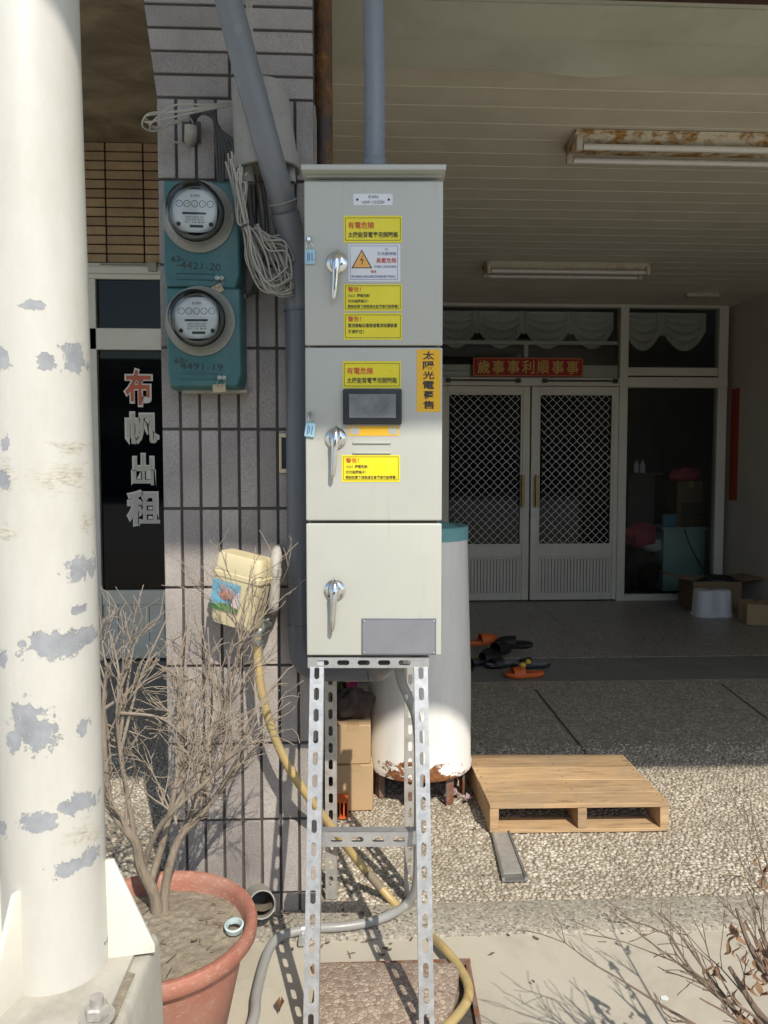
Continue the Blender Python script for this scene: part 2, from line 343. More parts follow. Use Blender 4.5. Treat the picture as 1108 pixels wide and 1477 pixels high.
def plastic_pot():
    m, n, l, b, tc = nt('terracotta_plastic'); v = tc.outputs['Object']
    base = ramp(n, l, noise(n, l, v, 5, 6), [(0.3, (0.33, 0.125, 0.085)), (0.7, (0.45, 0.19, 0.135))])
    sc = ramp(n, l, noise(n, l, mapping(n, l, v, (1, 1, 3)), 55, 6, 0.75), [(0.54, 0), (0.68, 1)])
    du = ramp(n, l, noise(n, l, v, 7, 7, 0.7), [(0.45, 0), (0.72, 0.55)]); base = mixc(n, l, du, base, (0.40, 0.27, 0.21))
    l.new(mixc(n, l, math_(n, l, 'MULTIPLY', sc, 0.75), base, (0.58, 0.40, 0.33)), b.inputs['Base Color']); b.inputs['Roughness'].default_value = 0.55
    bump(n, l, b, sc, 0.1, 0.002); return m
MT['pot'] = plastic_pot()
MT['soil'] = M('dry_soil', (0.27, 0.23, 0.175), 0.95, var=0.35, vs=60, bs=0.9, bsc=160, dirt=(0.38, 0.335, 0.265), dsc=14)
MT['twig'] = M('dry_twig', (0.295, 0.245, 0.195), 0.85, var=0.3, vs=30)
MT['twig_dark'] = M('dark_twig', (0.16, 0.115, 0.085), 0.85, var=0.3, vs=30)
MT['bark'] = M('grey_bark', (0.26, 0.215, 0.165), 0.9, var=0.25, vs=30, bs=1.0, bsc=120, stretch=(1, 1, 0.3), dirt=(0.14, 0.115, 0.09), dsc=40)
MT['deadleaf'] = M('dead_leaf', (0.21, 0.115, 0.06), 0.8, var=0.4, vs=30)
MT['concrete'] = M('apron_concrete', (0.47, 0.435, 0.36), 0.85, var=0.09, vs=2.2, bs=0.12, bsc=90, dirt=(0.31, 0.28, 0.23), dsc=2.6, dth=(0.48, 0.80), world_=True)
MT['pedestal'] = M('pedestal_concrete', (0.43, 0.41, 0.36), 0.85, var=0.15, vs=7, bs=0.3, bsc=60, dirt=(0.29, 0.265, 0.23), dsc=6, dth=(0.5, 0.75))
def aggregate(name, scale, lo, hi, mortar, w=0.08, dirtc=(0.2, 0.17, 0.13), bumpd=0.004, dstr=0.5):
    m, n, l, b, tc = nt(name); g = n.new('ShaderNodeNewGeometry'); vec = g.outputs['Position']
    wob = n.new('ShaderNodeVectorMath'); wob.operation = 'ADD'; nz = n.new('ShaderNodeTexNoise'); nz.inputs['Scale'].default_value = scale*0.5; l.new(vec, nz.inputs['Vector'])
    sc = n.new('ShaderNodeVectorMath'); sc.operation = 'SCALE'; sc.inputs['Scale'].default_value = 0.5/scale; l.new(nz.outputs['Color'], sc.inputs[0])
    l.new(vec, wob.inputs[0]); l.new(sc.outputs[0], wob.inputs[1])
    v1 = n.new('ShaderNodeTexVoronoi'); v1.feature = 'DISTANCE_TO_EDGE'; v1.inputs['Scale'].default_value = scale; l.new(wob.outputs[0], v1.inputs['Vector'])
    v2 = n.new('ShaderNodeTexVoronoi'); v2.inputs['Scale'].default_value = scale; l.new(wob.outputs[0], v2.inputs['Vector'])
    stone = ramp(n, l, v2.outputs['Color'], [(0.1, lo), (0.5, tuple((a+b_)/2 for a, b_ in zip(lo, hi))), (0.85, hi)])
    mask = ramp(n, l, v1.outputs['Distance'], [(w*0.5, 0), (w, 1)])
    cc = mixc(n, l, mask, mortar, stone)
    d = ramp(n, l, noise(n, l, vec, 2.0, 7, 0.7), [(0.5, 0), (0.8, dstr)]); cc = mixc(n, l, d, cc, dirtc)
    l.new(cc, b.inputs['Base Color']); b.inputs['Roughness'].default_value = 0.7
    bump(n, l, b, ramp(n, l, v1.outputs['Distance'], [(0, 0), (w*2.5, 1)]), 0.6, bumpd); return m
MT['agg'] = aggregate('pebble_wash', 66, (0.30, 0.26, 0.20), (0.56, 0.51, 0.42), (0.19, 0.165, 0.13), 0.10)
MT['agg_fine'] = aggregate('fine_terrazzo', 125, (0.12, 0.11, 0.095), (0.52, 0.48, 0.40), (0.35, 0.32, 0.265), 0.12, bumpd=0.001)
MT['terrazzo'] = aggregate('polished_terrazzo', 80, (0.12, 0.112, 0.095), (0.50, 0.46, 0.39), (0.28, 0.255, 0.21), 0.10, bumpd=0.0002)
MT['terrazzo'].node_tree.nodes['Principled BSDF'].inputs['Roughness'].default_value = 0.42
MT['smooth_band'] = M('smooth_screed', (0.20, 0.195, 0.175), 0.5, var=0.15, vs=3, world_=True)
MT['mortar'] = M('pebble_mortar', (0.20, 0.165, 0.125), 0.9, var=0.25, vs=3, bs=0.3, bsc=200, world_=True)
def pebble_mat():
    m, n, l, b, tc = nt('pebbles'); g = n.new('ShaderNodeNewGeometry'); vec = g.outputs['Position']
    cc = ramp(n, l, g.outputs['Random Per Island'], [(0.0, (0.30, 0.25, 0.18)), (0.3, (0.46, 0.40, 0.31)), (0.6, (0.56, 0.50, 0.41)), (0.9, (0.66, 0.61, 0.52)), (1.0, (0.36, 0.32, 0.28))])
    d = ramp(n, l, noise(n, l, vec, 2.4, 7, 0.7), [(0.42, 0), (0.70, 0.75)]); cc = mixc(n, l, d, cc, (0.23, 0.19, 0.14))
    d2 = ramp(n, l, noise(n, l, vec, 120, 3, 0.7), [(0.3, 0.8), (0.7, 1.1)]); cc = mixc(n, l, 1.0, cc, d2, 'MULTIPLY')
    l.new(cc, b.inputs['Base Color']); b.inputs['Roughness'].default_value = 0.6; return m
MT['pebble'] = pebble_mat()
MT['granite_pink'] = aggregate('pink_granite', 85, (0.25, 0.175, 0.14), (0.48, 0.40, 0.32), (0.32, 0.25, 0.20), 0.05, dirtc=(0.22, 0.12, 0.09), bumpd=0.003, dstr=0.9)
MT['asphalt'] = M('street_concrete', (0.46, 0.455, 0.44), 0.9, var=0.12, vs=3, world_=True)
MT['mint'] = M('mint_laminate', (0.40, 0.55, 0.50), 0.5, var=0.05)
MT['white_plastic'] = M('white_plastic', (0.72, 0.73, 0.76), 0.4, var=0.04)
MT['pink_cloth'] = M('pink_cloth', (0.55, 0.10, 0.13), 0.9, var=0.2, vs=12)
MT['shoe_black'] = M('black_rubber', (0.014, 0.014, 0.016), 0.45, var=0.2)
MT['shoe_orange'] = M('orange_foam', (0.62, 0.12, 0.02), 0.55, var=0.08)
MT['shoe_yellow'] = M('yellow_foam', (0.68, 0.45, 0.05), 0.55, var=0.05)
MT['shoe_grey'] = M('grey_insole', (0.26, 0.28, 0.32), 0.7, var=0.2, vs=20)
MT['corrugated'] = M('roof_steel', (0.62, 0.63, 0.62), 0.5, 0.0)

# painted steel post: peeled patches, scuffs, adhesive residue -- each with a shape of its own
def pole_mat(spots, scuffs):
    m, n, l, b, tc = nt('cream_post_paint'); v = tc.outputs['Object']
    base = ramp(n, l, noise(n, l, mapping(n, l, v, (1, 1, 0.35)), 9, 8, 0.7), [(0.25, (0.50, 0.485, 0.43)), (0.6, (0.585, 0.575, 0.535)), (0.8, (0.61, 0.605, 0.575))])
    edge = noise(n, l, v, 46, 8, 0.72)
    def patches(lst, nz, soft):
        tot = None
        for (c, r) in lst:
            mp = mapping(n, l, v, tuple(1/x for x in r), tuple(-a/x for a, x in zip(c, r)))
            ln = n.new('ShaderNodeVectorMath'); ln.operation = 'LENGTH'; l.new(mp, ln.inputs[0])
            d = math_(n, l, 'SUBTRACT', 1.0, ln.outputs['Value'])
            tot = d if tot is None else math_(n, l, 'MAXIMUM', tot, d)
        s = math_(n, l, 'ADD', math_(n, l, 'MULTIPLY', math_(n, l, 'MAXIMUM', tot, -1.0), 0.55), math_(n, l, 'MULTIPLY', math_(n, l, 'SUBTRACT', nz, 0.5), 1.9))
        return ramp(n, l, s, [(0.11, 0), (0.11+soft, 1)])
    pe = patches(spots, edge, 0.03); sc = patches(scuffs, noise(n, l, mapping(n, l, v, (1, 1, 2.5)), 30, 8, 0.75), 0.3)
    tan = ramp(n, l, noise(n, l, mapping(n, l, v, (1, 1, 4)), 70, 6, 0.8), [(0.28, (0.17, 0.15, 0.125)), (0.42, (0.40, 0.37, 0.31)), (0.55, (0.56, 0.53, 0.46)), (0.7, (0.66, 0.64, 0.57))])
    cc = mixc(n, l, sc, base, tan)
    cc = mixc(n, l, pe, cc, ramp(n, l, noise(n, l, v, 30, 5), [(0.3, (0.25, 0.265, 0.29)), (0.7, (0.37, 0.385, 0.41))]))
    fl = ramp(n, l, noise(n, l, v, 90, 3, 0.6), [(0.755, 0), (0.77, 1)]); cc = mixc(n, l, fl, cc, (0.42, 0.40, 0.38))
    l.new(cc, b.inputs['Base Color']); l.new(ramp(n, l, pe, [(0, 0.36), (1, 0.6)]), b.inputs['Roughness'])
    bump(n, l, b, math_(n, l, 'SUBTRACT', math_(n, l, 'MULTIPLY', edge, 0.35), pe), 0.6, 0.002); return m

# ================================================================== SETTING
YC, YL, YD, CEIL, XR = 2.15, 5.1, 7.2, 2.80, P(1054, 640, 7.2).x       # column face, left wall, door wall, ceiling height, right wall
XCL, XCR = P(230, 480, 2.15).x, P(455, 480, 2.15).x                                # column left / right
def struct(mb, name, mat, **kw): return tag(mb.build(name, mat, loc=(0, 0, 0), **kw), kind='structure')
struct(MB().box(-150, 150, -150, 150, -0.30, -0.06), 'ground', MT['asphalt'])
def bumpy(x, y): return 0.004*math.sin(x*2.3+0.4)*math.cos(y*3.1) + 0.003*math.sin(x*7.1+y*5.3)
struct(MB().grid(70, 50, lambda u, v: (-4+9*u, -1.6+3.62*v, -0.012+0.6*bumpy(-4+9*u, -1.6+3.62*v))), 'concrete_apron', MT['concrete'], smooth=True)
struct(MB().box(-4, XR, 2.019, 2.172, -0.06, -0.002), 'terrazzo_kerb_strip', MT['agg_fine'], bevel=0.004)
pf = struct(MB().box(-4, XR, 2.172, 4.47, -0.06, -0.006), 'pebble_floor', MT['agg'])
struct(MB().box(-4, XR, 4.47, 5.02, -0.06, -0.003), 'smooth_floor_band', MT['smooth_band'])
struct(MB().box(-0.4, XR, 5.02, 11, -0.06, -0.006), 'terrazzo_floor', MT['grout'])
tf = [o for o in col.objects if o.name == 'terrazzo_floor'][0]
tx, ty = 0.92, 0.74
for i in range(5):
    for j in range(3):
        x0 = -0.1+i*tx; y0 = 5.022+j*ty
        MB().box(x0+0.002, min(x0+tx-0.002, XR-0.004), y0+0.002, y0+ty-0.002, -0.005, 0.0).build('floor_tile', MT['terrazzo'], tf)
struct(MB().box(-4, -0.4, 5.02, 11, -0.06, -0.004), 'side_room_floor', MT['smooth_band'])
# pebbles: bedded stones of the washed-pebble paving (nobody could count them)
def pebbles():
    t = (1+5**0.5)/2
    iv = np.array([(-1,t,0),(1,t,0),(-1,-t,0),(1,-t,0),(0,-1,t),(0,1,t),(0,-1,-t),(0,1,-t),(t,0,-1),(t,0,1),(-t,0,-1),(-t,0,1)], float); iv /= np.linalg.norm(iv[0])
    fc = np.array([(0,11,5),(0,5,1),(0,1,7),(0,7,10),(0,10,11),(1,5,9),(5,11,4),(11,10,2),(10,7,6),(7,1,8),(3,9,4),(3,4,2),(3,2,6),(3,6,8),(3,8,9),(4,9,5),(2,4,11),(6,2,10),(8,6,7),(9,8,1)])
    V = []; F = []; k = 0; step = 0.0158; joints = [P(779, 1002, 3).x+0.5, 1.55]
    for ix in range(int(3.2/step)):
        for iy in range(int(1.28/(step*0.88))):
            x = -1.15 + (ix + 0.5*(iy % 2))*step + rng.uniform(-1, 1)*step*0.33; y = 2.182 + iy*step*0.88 + rng.uniform(-1, 1)*step*0.3
            if XCL-0.03 < x < XCR+0.02 and y < 2.75: continue
            if y > 3.3 and rng.random() < (y-3.3)/0.17: continue
            if rng.random() < 0.09: continue
            s = rng.uniform(0.62, 1.12)*step*0.56; a = rng.uniform(0, math.pi); e = rng.uniform(1.0, 1.5)
            p = iv * np.array([s*e, s/e*1.08, s*0.55]) * rng.uniform(0.85, 1.15, (12, 1))
            ca, sa = math.cos(a), math.sin(a)
            q = np.stack([p[:,0]*ca-p[:,1]*sa + x, p[:,0]*sa+p[:,1]*ca + y, p[:,2]-0.0062+rng.uniform(-0.0012, 0.0008)], 1)
            V.append(q); F.append(fc+12*k); k += 1
    V = np.concatenate(V); F = np.concatenate(F); me = bpy.data.meshes.new('pebbles')
    me.vertices.add(len(V)); me.vertices.foreach_set('co', V.ravel()); me.loops.add(len(F)*3); me.loops.foreach_set('vertex_index', F.ravel())
    me.polygons.add(len(F)); me.polygons.foreach_set('loop_start', np.arange(0, len(F)*3, 3)); me.polygons.foreach_set('loop_total', np.full(len(F), 3))
    me.update(); me.validate(); me.polygons.foreach_set('use_smooth', [True]*len(F)); me.materials.append(MT['pebble'])
    o = bpy.data.objects.new('pebbles', me); col.objects.link(o); o.parent = pf
    tag(o, kind='stuff'); WM[o.name] = Matrix.Identity(4)
pebbles()

for a_, b_ in ((G(772, 993), G(848, 1088)), (G(1040, 985), G(1108, 1036))):
    d_ = (b_-a_).normalized(); n_ = Vector((-d_.y, d_.x, 0))*0.006; b_ = a_+(b_-a_)*1.0
    MB().add([a_-n_+Vector((0, 0, -0.004)), b_-n_+Vector((0, 0, -0.004)), b_+n_+Vector((0, 0, -0.004)), a_+n_+Vector((0, 0, -0.004))], [(0, 1, 2, 3)]).build('floor_joint', MT['grout'], pf)

# ---- tiled column
zj = [P(330, y, YC).z for y in (142, 260, 382.5, 501.7, 619, 733.4, 847.2, 960.6, 1073.4, 1183.5, 1290)]
ztop = 3.9
colm = thing('tiled_column', 'grey granite tiled column with dark joints carrying the meters', 'column', (-0.31, 2.35, 0))
ft = 0.006
pl = [(XCL+0.004, -0.02), (XCR-0.004, -0.02), (XCR-0.004, ztop), (XCL-0.20, ztop), (XCL-0.075, 2.9), (XCL+0.002, zj[0])]
MB().prism(pl, 0.42, Matrix.Translation((0, YC+ft, 0))).build('core', MT['grout'], colm)
nx = 8; pw = (XCR-XCL)/nx; jw = 0.0075
hs = {}
bounds = zj + [-0.02]
for k in range(len(bounds)-1):
    z1, z0 = bounds[k], bounds[k+1]; h = z1-z0-jw
    me = MB().box(-(pw-jw)/2, (pw-jw)/2, 0, ft+0.006, 0, h).mesh('tile', MT['tile'], bevel=0.0016, seg=1)
    for i in range(nx):
        inst('tile', me, colm, (XCL+pw*(i+0.5), YC+rng.uniform(-0.0012, 0.0012), z0+jw/2), (rng.uniform(-0.004, 0.004), 0, rng.uniform(-0.012, 0.012)))
def flare(z): return XCL if z <= zj[0] else np.interp(z, [zj[0], 2.9, ztop], [XCL, XCL-0.078, XCL-0.2])
z = zj[0]; rp = 0.0605; xm = P(331, 112, YC).x
while z < ztop-0.06:
    for a, b_ in (((flare(z), flare(z+rp)), (xm, xm)), ((xm, xm), (XCR, XCR))):
        poly = [(a[0]+jw/2, z+jw/2), (b_[0]-jw/2, z+jw/2), (b_[1]-jw/2, z+rp-jw/2), (a[1]+jw/2, z+rp-jw/2)]
        o = MB().prism(poly, ft+0.006, Matrix.Translation((0, YC+rng.uniform(-0.001, 0.001), 0))).build('tile', MT['tile'], colm, bevel=0.0016, seg=1)
    z += rp
# side returns
for s, x in ((1, XCR),):
    for k in range(len(bounds)-1):
        z1, z0 = bounds[k], bounds[k+1]
        for i in range(7):
            MB().box(x-0.006, x+0.002, YC+0.014+i*0.056+jw/2, YC+0.014+(i+1)*0.056-jw/2, z0+jw/2, z1-jw/2).build('side_tile', MT['tile'], colm)

# ---- left bay: soffit, tan tiled wall above the lettered door
zs = P(180, 206, YL).z
tag(MB().box(-4, XCR-0.01, 2.30, YL+0.3, zs, zs+0.15).build('porch_soffit', MT['soffit'], loc=(-2, 3.7, zs)), kind='structure')
tw = thing('tan_tiled_wall', 'tan tiled wall with brown joints above the lettered door', 'wall', (-2, YL, 0))
zb = P(180, 380, YL).z
MB().box(-4, -0.45, YL, YL+0.2, zb, zs).build('backing', MT['grout_brown'], tw)
xa, xb = P(153.5, 300, YL).x, P(208, 300, YL).x; wp = xb-xa; hp = (zs-zb)/13
me = MB().box(-(wp-0.010)/2, (wp-0.010)/2, -0.012, 0.004, 0, hp-0.009).mesh('tile', MT['tile_tan'], bevel=0.002, seg=1)
for r in range(13):
    for c in range(-3, 4):
        if xa+wp*(c+0.5)+wp/2 > -0.44: continue
        inst('tile', me, tw, (xa+wp*(c+0.5), YL+rng.uniform(-0.001, 0.001), zb+hp*r+0.0045))
MB().box(-4, xa-3*wp, YL-0.01, YL, zb, zs).build('far_tiling', MT['tile_tan'], tw)

# ---- party wall, right wall, ceiling
tag(MB().box(-0.42, XCR-0.035, 2.58, YD+0.1, 0, zs+0.1).build('party_wall', MT['grey_plaster']), 'grey plaster party wall behind the tiled column', 'wall')
tag(MB().box(XR, XR+0.2, 2.45, YD+0.3, 0, 3.3).build('plaster_wall', MT['plaster']), 'beige plaster side wall at the right of the porch', 'wall')
cl = thing('porch_ceiling', 'low boarded porch ceiling with highlights painted into the joints', 'ceiling', (1.7, 4.9, CEIL)); del cl['label'], cl['category']; cl['kind'] = 'structure'
MB().box(XCR-0.01, XR, 2.50, YD+0.1, CEIL+0.0016, CEIL+0.05).build('backing', MT['ceil_gap_highlight'], cl)
ys = 3.01; i = 0
while ys < YD:
    MB().box(XCR-0.01, XR-0.002, ys+0.004, min(ys+0.16, YD+0.05)-0.004, CEIL, CEIL+0.0015).build('board', MT['ceil'], cl); ys += 0.16
for a, b_ in ((2.52, 2.57), (2.57, 2.786), (2.786, 3.012)):
    dz = -0.012
    def sag(u, v, a=a, b_=b_):
        x = XCR-0.01+(XR-0.002-XCR+0.01)*u; y = a+0.004+(b_-a-0.008)*v
        flap = 0.022*math.exp(-((x-0.93)/0.16)**2)*(v**4) if b_ > 3 else 0
        return (x, y, CEIL+dz-flap-0.002*math.sin(x*5)*v)
    MB().grid(60, 5, sag).build('front_board', MT['ceil_green'], cl, smooth=True, solid=0.006)
tag(MB().box(XCR+0.05, XR, 2.40, 2.50, CEIL-0.045, CEIL+0.10).box(XCR+0.05, XR, 2.44, 2.47, CEIL+0.10, 3.3).build('eave_beam', MT['rust_beam']), 'dark rusty eave beam along the front of the ceiling', 'beam')
mc = MB()
mc.grid(90, 2, lambda u, v: (XCR+0.02+(XR-XCR-0.02)*u, 2.42, 3.02+1.0*v))
tag(MB().box(-4, 4.2, 2.46, 2.62, 3.95, 4.6).build('upper_fascia', MT['grey_plaster']), 'grey plaster fascia above the porch ceiling', 'wall')
# street canopy carried by the white post: its edge draws the shadow line across the cabinet
ZE, YE = 4.15, (3.37-4.15)/1.06
def corr(u, v):
    x = -4.2+8.8*u; return (x, YE+(2.44-YE)*v, ZE+0.02+0.10*v+0.012*math.sin(x*2*math.pi/0.15))
cn = thing('street_canopy', 'corrugated steel canopy over the pavement carried by the white post', 'canopy', (0, 1, ZE))
MB().grid(470, 3, corr).build('roof_sheet', MT['corrugated'], cn, smooth=True, solid=0.001)
MB().box(-4.2, 4.6, YE, YE+0.05, ZE-0.05, ZE+0.008).build('edge_channel', MT['corrugated'], cn)
MB().box(-4.2, 4.6, 1.25, 1.37, ZE-0.10, ZE+0.01).build('purlin', MT['corrugated'], cn)
# opposite side of the street, met only as reflections
ob = thing('opposite_building', 'plain shop row with roller shutters across the street', 'building', (0, -24, 0))
MB().box(-16, 16, -27, -24, -0.06, 6.0).build('wall', M('opp_wall', (0.30, 0.28, 0.25), 0.9), ob)
for k in range(8):
    x = -15+k*4
    s = MB()
    for j in range(26): s.box(x, x+3.3, -24.0, -23.95, 0.05+j*0.1, 0.14+j*0.1)
    s.build('shutter', M('opp_shutter', (0.14, 0.14, 0.15), 0.6), ob)
    MB().box(x+0.4, x+2.9, -24.0, -23.96, 3.9, 5.1).build('window', MT['interior'], ob)

# ================================================================== BACK OF THE PORCH: glazed front
X = lambda px, py, Y=YD: P(px, py, Y).x
Z = lambda py, px=770, Y=YD: P(px, py, Y).z
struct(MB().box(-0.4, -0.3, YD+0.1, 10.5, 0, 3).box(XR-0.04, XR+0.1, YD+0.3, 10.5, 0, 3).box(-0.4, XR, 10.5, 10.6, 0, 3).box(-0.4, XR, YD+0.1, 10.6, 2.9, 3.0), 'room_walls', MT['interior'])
fr = thing('glazed_front', 'aluminium shopfront frame with transom panes at the back of the porch', 'window frame', (1.7, YD, 0))
zdt, zhd = Z(557), Z(545)          # door top, header top
xm0, xm1 = X(893, 500), X(905, 500)
f = MB()
f.box(XCR, XR-0.06, YD-0.03, YD+0.05, Z(443), CEIL-0.004)                         # head
f.box(XCR, xm0, YD-0.035, YD+0.055, zdt, zhd).box(xm1, XR-0.06, YD-0.035, YD+0.055, zdt-0.01, zhd+0.01)
f.box(xm0, xm1, YD-0.04, YD+0.06, 0.0, Z(443))                                    # mullion
f.box(XR-0.15, XR-0.06, YD-0.03, YD+0.05, 0, Z(443))
f.box(XCR, X(636, 700), YD-0.03, YD+0.05, 0, zdt)
f.box(xm1, XR-0.15, YD-0.02, YD+0.05, 0.0, Z(858))                                # sill of the side light
f.box(xm1, XR-0.15, YD-0.03, YD-0.02, 0.0, 0.05)
f.box(xm1, XR-0.15, YD-0.01, YD+0.05, Z(541), Z(529))
f.build('frame', MT['alu'], fr, bevel=0.003, seg=1)
MB().box(XCR, xm0, YD+0.01, YD+0.016, zhd, Z(443)).build('transom_pane', MT['clear_pane'], fr)
MB().box(xm1, XR-0.15, YD+0.01, YD+0.016, Z(529), Z(443)).build('transom_pane', MT['clear_pane'], fr)
MB().box(xm1, XR-0.15, YD+0.01, YD+0.016, Z(858), zdt-0.01).build('side_pane', MT['clear_pane'], fr)
b = MB().box(XCR, xm0, YD+0.02, YD+0.05, Z(496), Z(491)).box(X(757, 500), X(763, 500), YD+0.02, YD+0.05, Z(526), Z(496)).box(XCR, xm0, YD+0.02, YD+0.05, zhd, Z(526))
b.build('transom_bar', MT['alu'], fr)
# closer rods over the doors
c = MB()
for a, e in ((642, 750), (780, 888)): c.tube([(X(a, 549), YD-0.06, Z(550)), (X(e, 549), YD-0.06, Z(550))], 0.008, 6)
for a in (646, 746, 784, 885): c.box(X(a-3, 550), X(a+3, 550), YD-0.07, YD-0.03, Z(553), Z(547))
c.build('closer_rod', MT['black'], fr)
def wire_mesh(x0, x1, z0, z1, y, pitch, r):
    mb = MB(); h = z1-z0; w = x1-x0
    for s in (1, -1):
        k = -int(h/pitch)-2
        while k*pitch < w+h+pitch:
            pts = []
            a = k*pitch                       # line x = a + s*(z), clip
            for t in np.linspace(0, h, int(h/(pitch/2))+1):
                xx = x0 + (a + t if s == 1 else a - t) + 0.004*math.sin(t/(pitch/2)*math.pi)*s
                if x0-0.002 <= xx <= x1+0.002: pts.append((xx, y+0.004*s*math.cos(t/(pitch/2)*math.pi), z0+t))
            if len(pts) > 1: mb.tube(pts, r, 4, False)
            k += 1
    return mb
def door_leaf(pl_, pr_, hx, label):
    x0, x1 = X(pl_, 700), X(pr_, 700); d = thing('glass_door', label, 'door', ((x0+x1)/2, YD, 0), group=None)
    y0, y1 = YD-0.022, YD+0.022; st = 0.068; za, zb_, zc, zd, zt = 0.012, Z(858), Z(803), Z(787), zdt-0.004
    f = MB().box(x0, x0+st, y0, y1, za, zt).box(x1-st, x1, y0, y1, za, zt)
    for a, b_ in ((za, zb_), (zc, zd), (Z(567), zt)): f.box(x0+st, x1-st, y0+0.002, y1-0.002, a, b_)
    f.build('frame', MT['alu'], d, bevel=0.003, seg=1)
    bead = MB()
    for a, b_ in ((zd, Z(567)), (zb_, zc)):
        bead.box(x0+st, x0+st+0.018, y0+0.008, y1-0.008, a, b_).box(x1-st-0.018, x1-st, y0+0.008, y1-0.008, a, b_).box(x0+st+0.018, x1-st-0.018, y0+0.008, y1-0.008, b_-0.018, b_).box(x0+st+0.018, x1-st-0.018, y0+0.008, y1-0.008, a, a+0.018)
    bead.build('bead', MT['alu'], d)
    xi0, xi1 = x0+st+0.018, x1-st-0.018
    MB().box(xi0, xi1, YD+0.008, YD+0.012, zd+0.018, Z(567)-0.018).build('pane', MT['dark_glass'], d)
    wire_mesh(xi0, xi1, zd+0.018, Z(567)-0.018, YD-0.008, 0.078, 0.0027).build('mesh_grille', MT['alu_light'], d, smooth=True)
    n = 22; w = (xi1-xi0)/n
    for k in range(n): MB().box(xi0+k*w+0.0034, xi0+(k+1)*w-0.0034, YD-0.010, YD-0.002, zb_+0.018, zc-0.018).build('slat', MT['alu'], d)
    MB().box(xi0, xi1, YD-0.0015, YD+0.004, zb_+0.018, zc-0.018).build('slat_backing', MT['black'], d)
    hb = MB().tube([(X(hx, 700), YD-0.065, Z(731)), (X(hx, 700), YD-0.065, Z(685))], 0.016, 10)
    for p in (691, 725): hb.tube([(X(hx, 700), YD-0.065, Z(p)), (X(hx, 700), YD-0.02, Z(p))], 0.009, 8)
    hd = hb.build('handle', MT['brass'], d, smooth=True)
    return d, x0, x1
dl, _, _ = door_leaf(634, 763, 752, 'left leaf of aluminium double door with diamond mesh, beside the tank')
dr, _, _ = door_leaf(765, 893, 772, 'right leaf of aluminium double door with diamond mesh and keyhole plate')
MB().lathe([(0.0, -0.004), (0.013, -0.004), (0.015, 0)], n=14, m=Matrix.Translation((X(765.5+3, 738), YD-0.022, Z(738))) @ Matrix.Rotation(R(-90), 4, 'X')).build('keyhole', MT['chrome'], dr, smooth=True)
MB().box(X(765, 700)+0.006, X(765, 700)+0.04, YD-0.027, YD-0.0225, Z(746), Z(732)).build('lock_plate', MT['galv'], dr)

# lace valance
def valance(name, edges, ztop, drop, label, y):
    mb = MB(); n = len(edges)-1
    for k in range(n):
        a, b_ = edges[k], edges[k+1]
        def fn(u, v, a=a, b_=b_):
            x = a+(b_-a)*u; sw = 1-(2*u-1)**2; d = drop*(0.36+0.64*sw)*v
            fold = math.sin((v**0.8)*26+0.6*math.sin(5*u)) * 0.022*sw*(0.3+v) + 0.010*math.sin(u*40)*(1-sw)*0.6 + 0.02*sw*v
            return (x, y-fold, ztop-d)
        mb.grid(34, 30, fn)
        def fr_(u, v, a=a, b_=b_):
            x = a+(b_-a)*u; sw = 1-(2*u-1)**2
            return (x, y-0.006-0.006*math.sin(u*90)-0.02*sw, ztop-drop*(0.36+0.64*sw)+0.01-0.075*v)
        mb.grid(60, 3, fr_)
        mb.grid(14, 10, lambda u, v, a=a: (a-0.05+0.1*u, y-0.012-0.008*math.cos(u*18), ztop-drop*(0.75)*v*(0.6+0.4*math.sin(math.pi*u))))
    o = mb.build(name, MT['lace'], smooth=True); tag(o, label, 'curtain', 'lace valances')
valance('lace_valance', [X(p, 460) for p in (575, 629, 692, 760, 829, 892)], Z(445), Z(445)-Z(490), 'lace swag valance behind the transom above the double door', YD+0.14)
valance('lace_valance', [X(p, 460) for p in (907, 963, 1028)], Z(445), Z(445)-Z(492), 'shorter lace swag valance above the side light, nearest the right wall', YD+0.14)
# red new-year banner
bn = thing('red_banner', 'red paper banner with gold characters over the double door', 'banner', (X(760, 530), YD-0.05, Z(545)))
bz0, bz1, bx0, bx1 = Z(544), Z(517), X(681, 530), X(839, 530)
MB().box(bx0, bx1, YD-0.050, YD-0.048, bz0, bz1).build('paper', MT['redpaper'], bn)
cw = (bx1-bx0-0.06)/7
for k, ch in enumerate('歲事事利順事事'):
    t = MB(); add_text(t, ch, bx0+0.03+k*cw+0.012, bx0+0.03+(k+1)*cw-0.012, bz0+0.025, bz1-0.025, YD-0.0515, 0.012); t.build('character', MT['gold'], bn)
t = MB()
for a, b_, c0, c1 in ((bx0+0.006, bx1-0.006, bz0+0.006, bz0+0.010), (bx0+0.006, bx1-0.006, bz1-0.010, bz1-0.006), (bx0+0.006, bx0+0.010, bz0+0.012, bz1-0.012), (bx1-0.010, bx1-0.006, bz0+0.012, bz1-0.012)):
    t.box(a, b_, YD-0.0512, YD-0.0502, c0, c1)
t.build('border', MT['gold'], bn)
# narrow red paper strip by the right jamb
vb = thing('red_paper_strip', 'narrow faded red paper strip pasted on the right wall beside the shopfront', 'banner', (XR, 7.1, Z(722)))
MV = Matrix.Translation((XR-0.003, 7.125, 0)) @ Matrix.Rotation(R(-90), 4, 'Z')
zr0, zr1 = P(1058, 722, 7.1).z, P(1058, 560, 7.1).z
MB().box(-0.075, 0.075, 0.0, 0.002, zr0, zr1, MV).build('paper', MT['old_red'], vb)

